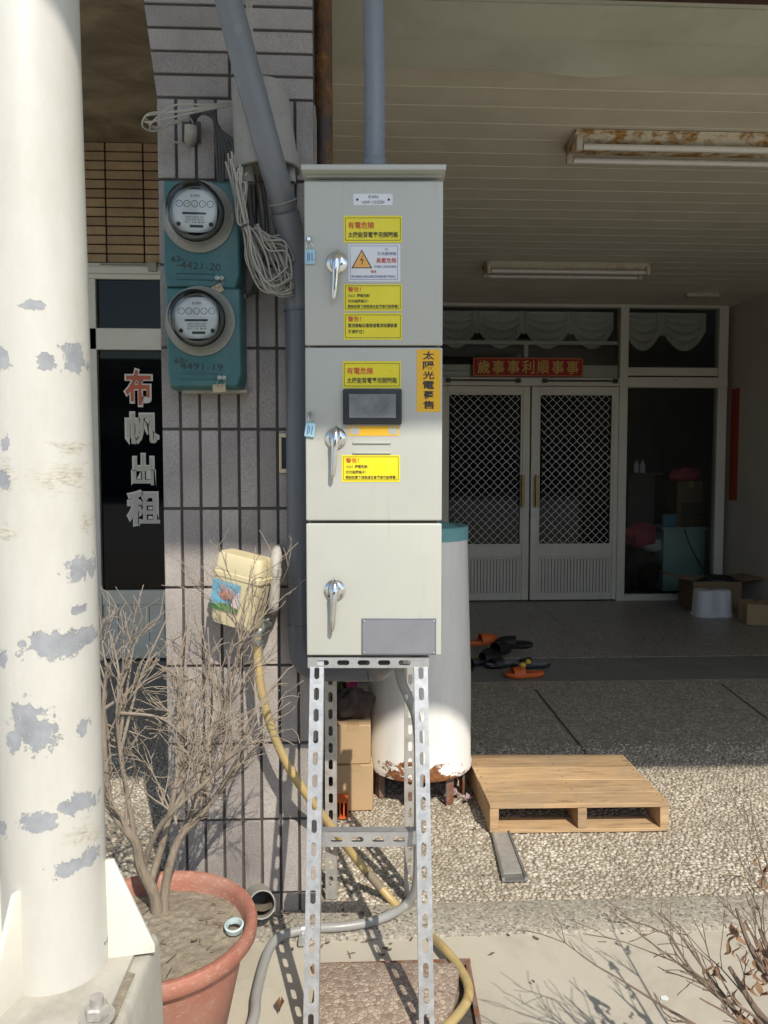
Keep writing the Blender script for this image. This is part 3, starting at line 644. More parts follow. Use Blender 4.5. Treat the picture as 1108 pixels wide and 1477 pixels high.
# behind the side light
cb = thing('mint_counter', 'pale mint counter seen through the side light', 'counter', (X(988, 855, 7.62), 7.75, 0))
MB().box(X(957, 800, 7.6), X(1020, 800, 7.6), 7.6, 8.0, 0.02, Z(764, 990, 7.6)).build('body', MT['mint'], cb, bevel=0.004)
MB().box(X(952, 800, 7.6), X(1026, 800, 7.6), 7.56, 8.02, Z(764, 990, 7.6)+0.002, Z(760, 990, 7.6)).build('top', MT['mint'], cb)
zt = Z(760, 990, 7.6)
def blob(c, r, seed, n=16, amp=0.25):
    rs = np.random.default_rng(seed); ph = rs.uniform(0, 6, 6)
    rings = []
    for i in range(n+1):
        th = math.pi*i/n; ring = []
        for j in range(2*n):
            p = 2*math.pi*j/(2*n); q = 1+amp*(0.5*math.sin(3*p+ph[0]+2*th)+0.35*math.sin(5*p+ph[1]-3*th)+0.3*math.sin(4*th+ph[2]+2*p)+0.2*math.sin(9*p+6*th+ph[3]))
            ring.append(Vector((c[0]+r[0]*q*math.sin(th)*math.cos(p), c[1]+r[1]*q*math.sin(th)*math.sin(p), c[2]+r[2]*(1+math.cos(th)*min(q, 1.15)))))
        rings.append(ring)
    return MB().loft(rings, True, False)
def carton(name, label, x0, x1, y0, y1, z0, z1, mat='carton', rz=0.0, flaps=False, group=None):
    t = thing(name, label, 'box', ((x0+x1)/2, (y0+y1)/2, z0), group=group)
    m = Matrix.Translation(((x0+x1)/2, (y0+y1)/2, 0)) @ Matrix.Rotation(rz, 4, 'Z') @ Matrix.Translation((-(x0+x1)/2, -(y0+y1)/2, 0))
    if not flaps:
        MB().box(x0, x1, y0, y1, z0, z1, m).build('carton_body', MT[mat], t, bevel=0.003, seg=1)
        MB().box((x0+x1)/2-0.022, (x0+x1)/2+0.022, y0-0.0008, y1+0.0008, z0+(z1-z0)*0.86, z1+0.0008, m).build('packing_tape', MT['tape'], t)
    else:
        k = 0.004
        MB().box(x0, x1, y0, y0+k, z0, z1, m).box(x0, x1, y1-k, y1, z0, z1, m).box(x0, x0+k, y0+k, y1-k, z0, z1, m).box(x1-k, x1, y0+k, y1-k, z0, z1, m).box(x0+k, x1-k, y0+k, y1-k, z0, z0+k, m).build('carton_body', MT[mat], t)
        for s, ang in ((-1, 12), (1, -8)):
            xx = x0 if s < 0 else x1; w = (x1-x0)*0.48
            mm = m @ Matrix.Translation((xx, 0, z1)) @ Matrix.Rotation(R(ang), 4, 'Y')
            MB().box(min(0, s*w), max(0, s*w), y0+0.004, y1-0.004, 0, k, mm).build('flap', MT[mat], t)
    return t
MT['tape'] = M('packing_tape', (0.44, 0.31, 0.17), 0.3, var=0.06)
carton('brown_carton', 'brown carton standing on the mint counter', X(976, 700, 7.7), X(1016, 700, 7.7), 7.68, 7.95, zt+0.002, Z(694, 990, 7.7), 'carton_dark')
tag(blob((X(990, 690, 7.78), 7.80, Z(696, 990, 7.7)), (0.17, 0.11, 0.075), 3).build('pink_cloth', MT['pink_cloth'], smooth=True), 'pink cloth bundle on top of the brown carton', 'cloth')
tag(MB().box(X(955, 750, 7.65), X(975, 750, 7.65), 7.62, 7.66, zt+0.002, Z(742, 960, 7.6)).build('blue_packet', M('blue_packet', (0.10, 0.28, 0.42), 0.5), bevel=0.004), 'small blue packet on the left end of the mint counter', 'packet')
rk = thing('wire_basket', 'black wire basket leaning on the mint counter', 'basket', (X(1000, 755, 7.6), 7.63, zt+0.002))
w = MB(); x0, x1, z0, z1 = X(984, 740, 7.6), X(1012, 740, 7.6), zt+0.004, Z(727, 990, 7.6)
for k in range(9): w.tube([(x0+(x1-x0)*k/8, 7.62, z0), (x0+(x1-x0)*k/8+0.03, 7.66, z1)], 0.003, 5)
for k in range(3): w.tube([(x0, 7.62+0.02*k, z0+(z1-z0)*k/2), (x1+0.03, 7.62+0.02*k, z0+(z1-z0)*k/2)], 0.004, 5)
w.build('wires', MT['black'], rk)
for k, (px, py, r, mt, lab) in enumerate(((925, 845, (0.16, 0.18, 0.22), 'cloth_brown', 'dark heap of bags on the floor behind the side light'), (918, 790, (0.17, 0.12, 0.12), 'pink_cloth', 'dull pink garment on the heap behind the side light'), (935, 815, (0.10, 0.06, 0.06), 'lace', 'pale crumpled cloth on the heap beside the mint counter'))):
    zz = (0.0, 0.46, 0.42)[k]; tag(blob((P(px, py, 7.8).x, 7.8-0.10*(k > 0), zz), r, 11+k).build(('bag_heap', 'folded_garment', 'crumpled_cloth')[k], MT[mt], smooth=True), lab, ('bags', 'cloth', 'cloth')[k])
sh = thing('wall_shelf', 'small dark shelf with white bottles behind the side light', 'shelf', (X(925, 690, 8.2), 8.2, 0))
MB().box(X(912, 700, 8.2), X(950, 700, 8.2), 8.1, 8.3, Z(682, 930, 8.2)-0.02, Z(682, 930, 8.2)).build('shelf_board', MT['carton_dark'], sh)
MB().box(X(912, 700, 8.2), X(950, 700, 8.2), 8.3, 8.32, 0, Z(682, 930, 8.2)).build('panel', MT['interior'], sh)
for px in (918, 927): 
    bo = MB().lathe([(0.0, 0), (0.028, 0), (0.028, 0.09), (0.012, 0.11), (0.012, 0.135), (0, 0.135)], (X(px, 680, 8.2), 8.2, Z(682, 930, 8.2)), 14).build('white_bottle', MT['white_plastic'], smooth=True)
    tag(bo, ('white bottle on the dark shelf, nearer the door' if px < 920 else 'white bottle on the dark shelf, nearer the mint counter'), 'bottle', 'white bottles on the shelf')
ct = MB().tube(spline([(X(985, 757, 7.6), 7.58, zt+0.01), (X(1000, 790, 7.4), 7.45, Z(790, 1000, 7.4)), (X(1014, 825, 7.15), 7.15, Z(822, 1014, 7.15))]), 0.006, 6).build('hanging_cable', MT['black'], smooth=True)
tag(ct, 'black cord hanging from the mint counter to the open carton', 'cord')
# porch corner: open carton, stool, box
ox0, ox1 = X(985, 850, 6.8), X(1050, 850, 6.8)
carton('open_carton', 'open brown carton with loose flaps behind the white stool', X(1000, 850, 6.62), X(1066, 850, 6.62), 6.55, 6.95, 0.0, Z(838, 1030, 6.6), 'carton_dark', R(-6), True)
tag(blob((X(1035, 830, 6.75), 6.75, Z(842, 1030, 6.7)-0.05), (0.17, 0.12, 0.06), 8).build('dark_bag', MT['shoe_black'], smooth=True), 'black bag stuffed into the open carton', 'bag')
carton('small_carton', 'small grey-brown carton against the right wall', X(1079, 890, 6.05), min(X(1120, 890, 6.05), XR-0.03), 5.98, 6.25, 0.0, Z(872, 1090, 6.0), 'carton', R(-14))
st_ = thing('step_stool', 'white plastic step stool with lobed sides beside the open carton', 'stool', (X(1035, 895, 6.3), 6.38, 0))
cx, cyy = X(1036, 895, 6.3), 6.42
def lobed(hw, hd, z, pinch):
    r = []
    for k in range(64):
        a = 2*math.pi*k/64; x, y = math.copysign(abs(math.cos(a))**0.62, math.cos(a))*hw, math.copysign(abs(math.sin(a))**0.62, math.sin(a))*hd
        y *= 1-pinch*math.exp(-((x-0.02)/0.035)**2); r.append(Vector((cx+x, cyy+y, z)))
    return r
hz = Z(853, 1036, 6.3)
MB().loft([lobed(0.168, 0.118, 0.0, 0.2), lobed(0.168, 0.118, 0.016, 0.2), lobed(0.158, 0.108, 0.022, 0.24), lobed(0.148, 0.098, hz-0.02, 0.24), lobed(0.142, 0.092, hz-0.004, 0.22), lobed(0.128, 0.080, hz, 0.2)]).build('body', MT['white_plastic'], st_, smooth=True, ang=50)
MB().loft([[Vector((cx+0.045*math.cos(2*math.pi*k/16), cyy+0.014*math.sin(2*math.pi*k/16), hz+zz)) for k in range(16)] for zz in (0.0006, 0.0012)]).build('grip_slot', MT['black'], st_)

# ================================================================== CEILING LAMPS
def batten(px0, py, Yc, length, label, rust):
    x0 = P(px0, py, Yc).x; x1 = x0+length; t = thing('batten_lamp', label, 'lamp', ((x0+x1)/2, Yc, CEIL), group='double tube battens on the porch ceiling')
    prof = [(-0.105, -0.004), (-0.098, -0.012), (-0.030, -0.066), (0.030, -0.066), (0.098, -0.012), (0.105, -0.004)]
    rings = [[Vector((x, Yc+a, CEIL+c)) for a, c in prof] for x in (x0+0.02, (x0+x1)/2, x1-0.02)]
    MB().loft(rings).build('housing', MT['lamp_rust' if rust else 'lamp_white'], t, bevel=0.002, seg=1)
    for x in (x0, x1-0.02): MB().loft([[Vector((xx, Yc+a*1.03, CEIL+c*1.06)) for a, c in prof] for xx in (x, x+0.02)]).build('end_cap', MT['lamp_rust'], t)
    for s in (-1, 1):
        y, z = Yc+s*0.078, CEIL-0.072
        MB().tube([(x0+0.04, y, z), (x1-0.04, y, z)], 0.0145, 14).build('tube', MT['fl_tube'], t, smooth=True)
        for x in (x0+0.006, x1-0.034): MB().box(x, x+0.028, y-0.014, y+0.014, z-0.018, CEIL-0.02).build('lamp_holder', MT['lamp_white'], t, bevel=0.003, seg=1)
batten(822, 207, 3.62, 1.24, 'rusty double tube batten lamp on the ceiling, nearest and largest', True)
batten(699, 388, 5.83, 1.24, 'smaller double tube batten lamp above the double door', False)
tag(MB().box(P(988, 425, 6.75).x, P(1034, 425, 6.75).x, 6.70, 6.78, CEIL-0.03, CEIL-0.001).build('ceiling_plate', MT['lamp_white'], bevel=0.004), 'small white plate on the ceiling near the right wall', 'plate')

# ================================================================== LETTERED DOOR IN THE LEFT BAY
XL = lambda px, py=600: P(px, py, YL).x
ZL = lambda py, px=180: P(px, py, YL).z
ld = thing('lettered_door', 'dark glass aluminium door with large characters beside the tiled column', 'door', (-1.4, YL, 0))
a0, a1 = -3.0, -0.45
xg0 = XL(143)
f = MB()
f.box(a0, a1, YL-0.01, YL+0.08, ZL(403), zb).box(a0, a1, YL-0.03, YL-0.01, ZL(396), ZL(386))
f.box(xg0-0.05, xg0, YL-0.02, YL+0.06, 0, ZL(403)).box(a0, a1, YL-0.02, YL+0.06, ZL(505), ZL(474))
f.box(xg0, a1, YL-0.015, YL+0.05, ZL(872), ZL(851)).box(xg0, a1, YL-0.015, YL+0.05, 0.012, ZL(925))
f.box(a0, xg0-0.06, YL+0.01, YL+0.05, 0, ZL(505))
f.build('frame', MT['alu'], ld, bevel=0.003, seg=1)
MB().box(xg0, a1, YL+0.012, YL+0.018, ZL(851), ZL(505)).build('pane', MT['dark_glass'], ld)
MB().box(xg0-0.04, a1, YL+0.012, YL+0.018, ZL(474), ZL(403)).build('transom_pane', MT['dark_glass'], ld)
w = 0.10
for k in range(11):
    x0 = xg0+k*w
    if x0+w > a1: break
    MB().box(x0+0.002, x0+w-0.002, YL-0.004, YL+0.004, ZL(925), ZL(872)).build('panel', MT['alu'], ld)
MB().box(xg0, a1, YL+0.0045, YL+0.01, ZL(925), ZL(872)).build('panel_backing', MT['black'], ld)
bl = MB(); z = ZL(720)
while z < ZL(510): bl.box(xg0+0.02, a1, YL+0.09, YL+0.105, z, z+0.004); z += 0.018
bl.build('blind', M('blind_slats', (0.20, 0.20, 0.21), 0.6), ld)
cr, cg, cb2 = M('sign_red', (0.60, 0.13, 0.055), 0.5, var=0.2, vs=6), M('sign_tan', (0.62, 0.58, 0.47), 0.5, var=0.12), M('sign_outline', (0.80, 0.77, 0.68), 0.5, var=0.05)
cg2 = M('sign_pinkish', (0.64, 0.57, 0.52), 0.5, var=0.15)
for ch, x0, x1, y0, y1, mt in (('布', 180, 219, 533, 584, cr), ('帆', 181, 227, 596, 641, cg), ('出', 189, 221, 656, 700, cg), ('租', 181, 229, 709, 757, cg2)):
    t = MB(); add_text(t, ch, XL(x0-2), XL(x1+2), ZL(y1+3), ZL(y0-3), YL+0.009, 0.055); t.build('character_outline', cb2, ld)
    t = MB(); add_text(t, ch, XL(x0+1), XL(x1-1), ZL(y1), ZL(y0), YL+0.007, 0.022); t.build('character', mt, ld)
tag(MB().box(-4, xg0-0.2, YL+0.1, YL+0.2, 0, zb).build('porch_back_wall', MT['grey_plaster']), 'grey wall behind the white post', 'wall')
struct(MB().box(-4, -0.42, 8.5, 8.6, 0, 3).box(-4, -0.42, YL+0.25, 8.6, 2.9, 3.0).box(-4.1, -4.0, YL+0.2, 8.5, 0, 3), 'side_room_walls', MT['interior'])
tag(MB().box(XL(150), XL(232), YL-0.03, YL-0.012, ZL(383), ZL(381)).box(XL(216, 385), XL(228, 385), YL-0.05, YL-0.012, ZL(393), ZL(381)).build('cable_clip', MT['cable']), 'thin pale cable with a clip over the lettered door', 'cable')

# ================================================================== SWITCH CABINET
D0 = 1.85
o0 = Q(539, 946, D0)
CAB = thing('switch_cabinet', 'tall cream three-door electrical cabinet with yellow warning labels', 'cabinet', o0, -YAW)
W0 = WM[CAB.name]; W0i = W0.inverted()
def CL(px, py):
    p = W0i @ Q(px, py, D0); return p.x, p.z
def crect(x0, x1, y0, y1):
    xa, za = CL((x0+x1)/2, y1); xb_, zb_ = CL((x0+x1)/2, y0); l = CL(x0, (y0+y1)/2)[0]; r = CL(x1, (y0+y1)/2)[0]
    return l, r, za, zb_
def cbuild(mb, name, mat, parent=CAB, **kw):
    mb.v = [tuple(W0 @ Vector(a)) for a in mb.v]; return mb.build(name, mat, parent, **kw)
L_, R_ = CL(440, 500)[0], CL(638.5, 500)[0]
ztp = CL(539, 261)[1]; DEP = 0.19
cbuild(MB().box(L_+0.006, R_-0.006, 0.024, DEP, 0.0, ztp+0.012), 'body', MT['cabinet'], bevel=0.003)
cbuild(MB().box(L_+0.010, R_-0.010, 0.020, 0.0235, 0.004, ztp+0.004), 'gasket', MT['cab_in'])
zh = CL(539, 242)[1]
cbuild(MB().box(L_-0.005, R_+0.005, -0.022, DEP+0.01, zh-0.012, zh).box(L_+0.002, R_-0.002, 0.010, DEP, ztp+0.013, zh-0.0121), 'rain_hood', MT['cabinet'], bevel=0.002)
doors = []
for (y0, y1) in ((261, 498), (501, 751), (755, 945.5)):
    l, r, za, zb_ = crect(440, 638.5, y0, y1)
    doors.append(cbuild(MB().box(L_, R_, 0.0, 0.020, za, zb_), 'door', MT['cabinet'], bevel=0.004, seg=3))
def sticker(name, x0, x1, y0, y1, mat, label=None, y=-0.0008, parent=CAB):
    l, r, za, zb_ = crect(x0, x1, y0, y1); o = cbuild(MB().box(l, r, y, y+0.0008, za, zb_), name, MT[mat], parent)
    if label: o['label'] = label
    return o
def ctext(parent, mat, items, y=-0.0014, off=0.01, name='lettering'):
    t = MB()
    for body, x0, x1, y0, y1 in items:
        l, r, za, zb_ = crect(x0, x1, y0, y1); add_text(t, body, l, r, za, zb_, y, off)
    return cbuild(t, name, MT[mat], parent)
def cborder(parent, x0, x1, y0, y1, mat, w=0.0012, y=-0.0013):
    l, r, za, zb_ = crect(x0, x1, y0, y1)
    cbuild(MB().box(l, r, y, y+0.0003, za, za+w).box(l, r, y, y+0.0003, zb_-w, zb_).box(l, l+w, y, y+0.0003, za+w, zb_-w).box(r-w, r, y, y+0.0003, za+w, zb_-w), 'border', MT[mat], parent)
s = sticker('name_plate', 510, 566.5, 279.5, 296, 'white_label')
ctext(s, 'ink', [('KWH', 532, 545.5, 282, 286.5), ('1ø3W 110/220V', 522, 555, 289.5, 294)], off=0.0)
for px in (515.5, 561):
    t = MB(); x, z = CL(px, 288); t.lathe([(0, -0.0022), (0.0026, -0.0018), (0.003, -0.0008)], (x, 0, z), 10, Matrix.Rotation(R(90), 4, 'X') @ Matrix.Scale(-1, 4, (0, 0, 1)))
    cbuild(t, 'rivet', MT['black'], s)
def solar_label(x0, y0, lab):
    s = sticker('warning_label', x0, x0+84, y0, y0+39, 'yellow', lab); cborder(s, x0+2, x0+82, y0+3, y0+36, 'olive')
    ctext(s, 'redink', [('有電危險', x0+6, x0+44, y0+9, y0+19)], off=0.012)
    ctext(s, 'ink', [('太陽能發電專用開關箱', x0+6, x0+78, y0+23.5, y0+32)], off=0.014)
solar_label(496, 311, 'yellow label with red and black characters under the name plate')
solar_label(494.5, 521, 'yellow label with red and black characters above the display')
def shock_label(x0, y0, lab):
    s = sticker('warning_label', x0, x0+84, y0, y0+38.5, 'yellow', lab); cborder(s, x0+2, x0+82, y0+2, y0+36, 'olive')
    ctext(s, 'redink', [('警告！', x0+6, x0+25, y0+4, y0+11)], off=0.012)
    ctext(s, 'ink', [('小心！觸電危險！', x0+6, x0+38, y0+14, y0+19), ('切勿碰觸端子！', x0+6, x0+35, y0+22, y0+27), ('開啟前要下線路線在負載側可能帶電！', x0+6, x0+79, y0+29.5, y0+34.5)], off=0.012)
shock_label(496, 410, 'yellow warning label with four lines below the high voltage sign')
shock_label(493, 656.5, 'yellow warning label with four lines lit by the sun')
s = sticker('warning_label', 496, 580, 451.5, 490, 'yellow', 'yellow warning label with three lines, lowest on the top door'); cborder(s, 498, 578, 454, 487.5, 'olive')
ctext(s, 'redink', [('警告！', 502, 521, 456.5, 464)], off=0.012)
ctext(s, 'ink', [('變流器輸出連接過電流保護裝置', 502, 573, 466.5, 472.5), ('不得移位！', 502, 525, 475.5, 481.5)], off=0.014)
s = sticker('high_voltage_label', 502.5, 577.5, 352, 406, 'white_label'); cborder(s, 505, 574, 354.5, 403.5, 'blueink', 0.0008)
l, r, za, zb_ = crect(507, 537, 360, 387)
cbuild(MB().prism([(l, za), (r, za), ((l+r)/2, zb_)], 0.0004, Matrix.Translation((0, -0.0013, 0))), 'triangle', MT['ink'], s)
k = 0.0024
cbuild(MB().prism([(l+k*1.6, za+k*0.8), (r-k*1.6, za+k*0.8), ((l+r)/2, zb_-k*1.7)], 0.0003, Matrix.Translation((0, -0.0016, 0))), 'triangle_fill', MT['triangle'], s)
xm_, zm = (l+r)/2, (za+zb_)/2-0.003; q = 0.0011
cbuild(MB().prism([(xm_+0.003*1, zm+0.013), (xm_+0.004, zm+0.013), (xm_-0.001, zm+0.002), (xm_+0.004, zm+0.002), (xm_+0.001, zm-0.010), (xm_-0.001, zm-0.010), (xm_+0.0015, zm-0.001), (xm_-0.004, zm-0.001)], 0.0003, Matrix.Translation((0, -0.0019, 0))), 'lightning_bolt', MT['ink'], s)
ctext(s, 'blueink', [('AC', 555.5, 560, 357.5, 361), ('交流變頻箱', 544, 571.5, 363.5, 368.5), ('非電氣人員請勿開啟', 539.5, 572, 383, 386.5), ('變流器輸出連接過電流保護裝置不得移位', 507, 571, 397, 401)], off=0.0)
ctext(s, 'redink', [('高壓危險', 543, 572, 372, 379.5), ('警告', 535, 543, 390, 394)], off=0.01)
s = sticker('paper_strip', 601.5, 635.5, 504, 594, 'orange_paper', 'orange paper strip with six brushed characters')
for i, c_ in enumerate('太陽光電躉售'): ctext(s, 'ink', [(c_, 610, 626.5, 507+14.2*i, 518.8+14.2*i)], off=0.022, name='character')
# display
l, r, za, zb_ = crect(495, 579.5, 561.5, 612.5)
dsp = cbuild(MB().box(l, r, -0.012, -0.0005, za, zb_), 'display', MT['black'], bevel=0.004, seg=3)
l, r, za, zb_ = crect(504, 571, 569, 603); cbuild(MB().box(l, r, -0.0126, -0.0121, za, zb_), 'screen', MT['screen'], dsp)
s = sticker('faded_tape', 503, 575, 614.5, 628.5, 'orange_paper', 'torn ochre tape under the display')
for a, b_ in ((505, 519), (560, 573)):
    l, r, za, zb_ = crect(a, b_, 616, 627); pts = [((l+r)/2+(r-l)/2*math.copysign(abs(math.cos(t_))**0.7, math.cos(t_)), (za+zb_)/2+(zb_-za)/2*math.sin(t_)) for t_ in np.linspace(0, 2*math.pi, 16, endpoint=False)]
    cbuild(MB().prism(pts, 0.0004, Matrix.Translation((0, -0.0013, 0))), 'torn_patch', MT['cabinet'], s)
for y in (639.5, 654):
    l, r, za, zb_ = crect(509, 564, y-2.2, y+2); cbuild(MB().box(l, r, -0.004, 0.002, za+0.002, zb_), 'louvre', MT['cabinet'], bevel=0.0012, seg=1)
# name plate, blank
l, r, za, zb_ = crect(521.5, 629, 892, 944.5)
s = cbuild(MB().box(l, r, -0.0022, -0.0004, za, zb_), 'blank_plate', MT['platerim'], bevel=0.0012, seg=1)
cbuild(MB().box(l+0.0035, r-0.0035, -0.0028, -0.0022, za+0.0035, zb_-0.0035), 'plate_face', MT['plate'], s)
t = MB()
for x in (l+0.006, r-0.006):
    for z in (za+0.006, zb_-0.006): t.lathe([(0, -0.005), (0.0022, -0.0042), (0.0026, -0.0028)], (x, 0, z), 8, Matrix.Rotation(R(90), 4, 'X') @ Matrix.Scale(-1, 4, (0, 0, 1)))
cbuild(t, 'screw', MT['chrome'], s)
# chrome swing handles
MX = Matrix.Rotation(R(90), 4, 'X')           # local z -> -y
for (px, py, tx_, tipy) in ((486, 379, 482.5, 435), (484.5, 632, 481, 689), (483, 851, 480, 909)):
    x, z = CL(px, py); xt, zt_ = CL(tx_, tipy)
    h = cbuild(MB().lathe([(0.0255, 0.0), (0.0255, 0.004), (0.022, 0.008), (0.012, 0.012), (0.0, 0.012)], (x, 0, z), 32, MX), 'handle', MT['chrome'], smooth=True)
    sec = []
    for t_, w_, y_, th in ((-0.32, 0.0015, -0.014, 0.004), (-0.26, 0.006, -0.018, 0.010), (-0.12, 0.0105, -0.024, 0.016), (0.05, 0.0105, -0.027, 0.018), (0.3, 0.0078, -0.027, 0.014), (0.65, 0.0066, -0.026, 0.010), (0.92, 0.0058, -0.026, 0.009), (1.0, 0.003, -0.024, 0.005)):
        c = Vector((x+(xt-x)*t_, y_+0.006, z+(zt_-z)*t_)); sec.append([c+Vector((w_*math.cos(a)*(1 if math.sin(a) > 0 else 1), -th*0.6*math.sin(a) if math.sin(a) > 0 else -th*0.25*math.sin(a), 0)) for a in np.linspace(0, 2*math.pi, 12, endpoint=False)])
    cbuild(MB().loft(sec), 'lever', MT['chrome'], h, smooth=True, ang=60)
for (px, py, ty, rot) in ((446, 346, 371, 0), (448, 597.5, 620, 8)):
    x, z = CL(px, py); k = cbuild(MB().lathe([(0.0062, 0), (0.0062, 0.006), (0.004, 0.009), (0, 0.009)], (x, 0, z), 16, MX), 'lock_button', MT['chrome'], smooth=True)
    xt, zt_ = CL(447.5, ty); m_ = Matrix.Translation((xt, -0.006, zt_)) @ Matrix.Rotation(R(rot), 4, 'Y')
    tg = cbuild(MB().box(-0.012, 0.012, 0, 0.004, -0.017, 0.017, m_), 'seal_tag', MT['bluecap'], bevel=0.002)
    tm = MB()
    for q_, (x_, h_) in enumerate(((-0.005, 0.012), (-0.001, 0.009), (0.005, 0.011))): tm.box(x_-0.001, x_+0.001, -0.0006, -0.0002, -h_, h_*0.8, m_)
    tag(cbuild(tm, 'print_lines', MT['blueink'], tg), kind='stuff')
    cbuild(MB().tube(spline([(x-0.003, -0.007, z-0.004), (x-0.006, -0.008, z-0.018), (xt-0.008, -0.007, zt_+0.017)], 4), 0.0008, 5).tube(spline([(x+0.003, -0.007, z-0.004), (x+0.010, -0.008, z-0.018), (xt+0.007, -0.007, zt_+0.017)], 4), 0.0008, 5), 'seal_wire', MT['chrome'], tg)

# ================================================================== SLOTTED STAND
def slot_plate(mb, L, w, m, pitch=0.05, sl=0.030, sw=0.0125, th=0.0025, flange=0.028, first=0.012):
    """channel along local z from 0 (top) to -L, web in xz plane at y=0, flanges back along +y"""
    n = max(1, int((L-first)/pitch)); K = 12
    def add(vs, fs): mb.add([m @ Vector(v) for v in vs], fs)
    z = 0.0
    def rect(za, zb_): mb.box(-w/2, w/2, 0, th, zb_, za, m)
    if first > 0: rect(0, -first)
    for k in range(n):
        za = -first-k*pitch; zb_ = za-pitch; zc = (za+zb_)/2; out = []; inn = []
        for i in range(4*K):
            a = 2*math.pi*(i+0.5)/(4*K); dx, dz = math.cos(a), math.sin(a)
            s = min(w/2/max(abs(dx), 1e-9), pitch/2/max(abs(dz), 1e-9)); out.append((dx*s, zc+dz*s))
            px_, pz_ = sw/2*dx, sw/2*dz; inn.append((px_, zc+pz_+math.copysign((sl-sw)/2, dz)))
        # corners exactly
        cor = [(w/2, zc+pitch/2), (-w/2, zc+pitch/2), (-w/2, zc-pitch/2), (w/2, zc-pitch/2)]
        for c_ in cor:
            j = min(range(len(out)), key=lambda i: (out[i][0]-c_[0])**2+(out[i][1]-c_[1])**2); out[j] = c_
        N = 4*K
        vs = [(x, 0, z_) for x, z_ in out]+[(x, 0, z_) for x, z_ in inn]+[(x, th, z_) for x, z_ in out]+[(x, th, z_) for x, z_ in inn]
        fs = []
        for i in range(N):
            j = (i+1) % N
            fs += [(i, j, N+j, N+i), (2*N+j, 2*N+i, 3*N+i, 3*N+j), (N+i, N+j, 3*N+j, 3*N+i)]
        add(vs, fs)
    end = -first-n*pitch
    if end > -L+1e-4: rect(end, -L)
    if flange:
        for s_ in (-1, 1):
            x0, x1 = (w/2-th, w/2) if s_ > 0 else (-w/2, -w/2+th)
            mb.box(x0, x1, th, flange, -L, 0, m)
def along(a, b, roll=0.0):          # matrix taking local -z onto a->b, web facing -y
    a = Vector(a); b = Vector(b); d = (a-b).normalized(); y = Vector((math.sin(roll), math.cos(roll), 0)); y = (y-d*y.dot(d)).normalized(); x = y.cross(d)
    return Matrix.Translation(a) @ Matrix((x, y, d)).transposed().to_4x4(), (a-b).length
SL = Vector(o0); sf = WM[CAB.name]
STD = thing('slotted_stand', 'galvanised slotted channel stand holding up the cabinet', 'stand', (o0.x, o0.y+0.15, 0))
LW = 0.0335
zu = o0.z
tops = [Q(457.5, 952, D0+0.015), Q(607, 952, D0+0.015)]
feet = [G(447.5, 1520), G(616.5, 1520)]
legm = []
for tpt, ft_ in zip(tops, feet):
    tpt.z = zu-0.008; ft_.z = -0.008
    mm, L = along(tpt, ft_, YAW); mb = MB(); slot_plate(mb, L, LW, mm); mb.build('leg', MT['galv'], STD); legm.append((mm, L))
for px in (476.5, 592):
    tpt = P(px, 960, 2.20); tpt.z = zu-0.02; ft_ = Vector((tpt.x, 2.20, 0.0)); mm, L = along(tpt, ft_, YAW); mb = MB(); slot_plate(mb, L, LW, mm); mb.build('leg', MT['galv_dull'], STD)
def rail(a, b, name, mat, w=LW, flange=0.028, first=0.012):
    a = Vector(a); b = Vector(b); d = (b-a).normalized(); y = Vector((math.sin(YAW), math.cos(YAW), 0)); x = d.cross(y)
    m_ = Matrix.Translation(a) @ Matrix((x, y, -d)).transposed().to_4x4(); mb = MB(); slot_plate(mb, (b-a).length, w, m_, flange=flange, first=first); mb.build(name, MT[mat], STD)
za = zu-0.013
rail(Q(444, 956, D0+0.008), Q(619, 956, D0+0.008), 'top_rail', 'galv', 0.026)
rail(Q(463, 1211, 1.79), Q(602, 1211, 1.79), 'cross_rail', 'galv', 0.036)
rail(P(466, 1320, 2.235), P(606, 1320, 2.235), 'back_rail', 'galv_dull', 0.034)
for (pa, ya, yb_) in ((457, D0+0.05, 2.20), (607, D0+0.05, 2.20)):
    a = Q(pa, 956, D0+0.05); MB().box(a.x-0.018, a.x+0.018, a.y, 2.24, zu-0.036, zu-0.0025).build('side_rail', MT['galv_dull'], STD)
t = MB()
for (px, py, dd) in ((453.5, 1204, 1.79), (453.5, 1213, 1.79), (609, 1204, 1.79), (609, 1213, 1.79)):
    c = Q(px, py, dd); t.lathe([(0.0065, 0), (0.0065, 0.004), (0.004, 0.007), (0, 0.007)], c, 8, MX)
c = P(476.5, 1316, 2.197); t.lathe([(0.007, 0), (0.007, 0.006), (0.004, 0.010), (0, 0.010)], c, 6, MX)
t.build('bolt', MT['chrome'], STD)

# ================================================================== PIPES
dpipe = thing('downpipe', 'blue-grey plastic conduit leaning in from the top left down to an elbow under the cabinet', 'pipe', P(430, 950, 2.09))
YP = 2.085; rpipe = 0.0365
up0 = P(314, -60, 1.945); k1 = P(408, 292, 2.035); 
ud = up0-P(345, 60, 1.955); ux = up0+ud*((4.12-up0.z)/ud.z)
MB().tube([ux, up0, P(345, 60, 1.955), P(382.5, 200, 1.97), k1, P(414, 318, YP-0.01)], [0.0335]*6, 24).build('upper_length', MT['pvc_light'], dpipe, smooth=True)
MB().tube(spline([P(411, 306, 2.045), P(418, 335, YP-0.02), P(425, 375, YP), P(429, 420, YP), P(431, 448, YP)], 4), 0.0375, 24).build('bend', MT['pvc_light'], dpipe, smooth=True)
elb = [P(431, 440, YP), P(432.5, 650, YP), P(434, 850, YP), P(434.5, 915, YP)]
MB().tube(elb, rpipe, 24).build('vertical_length', MT['pvc_dark'], dpipe, smooth=True)
e0 = P(434.5, 905, YP); e1 = P(436, 935, YP); 
zz = P(500, 961, 2.07).z
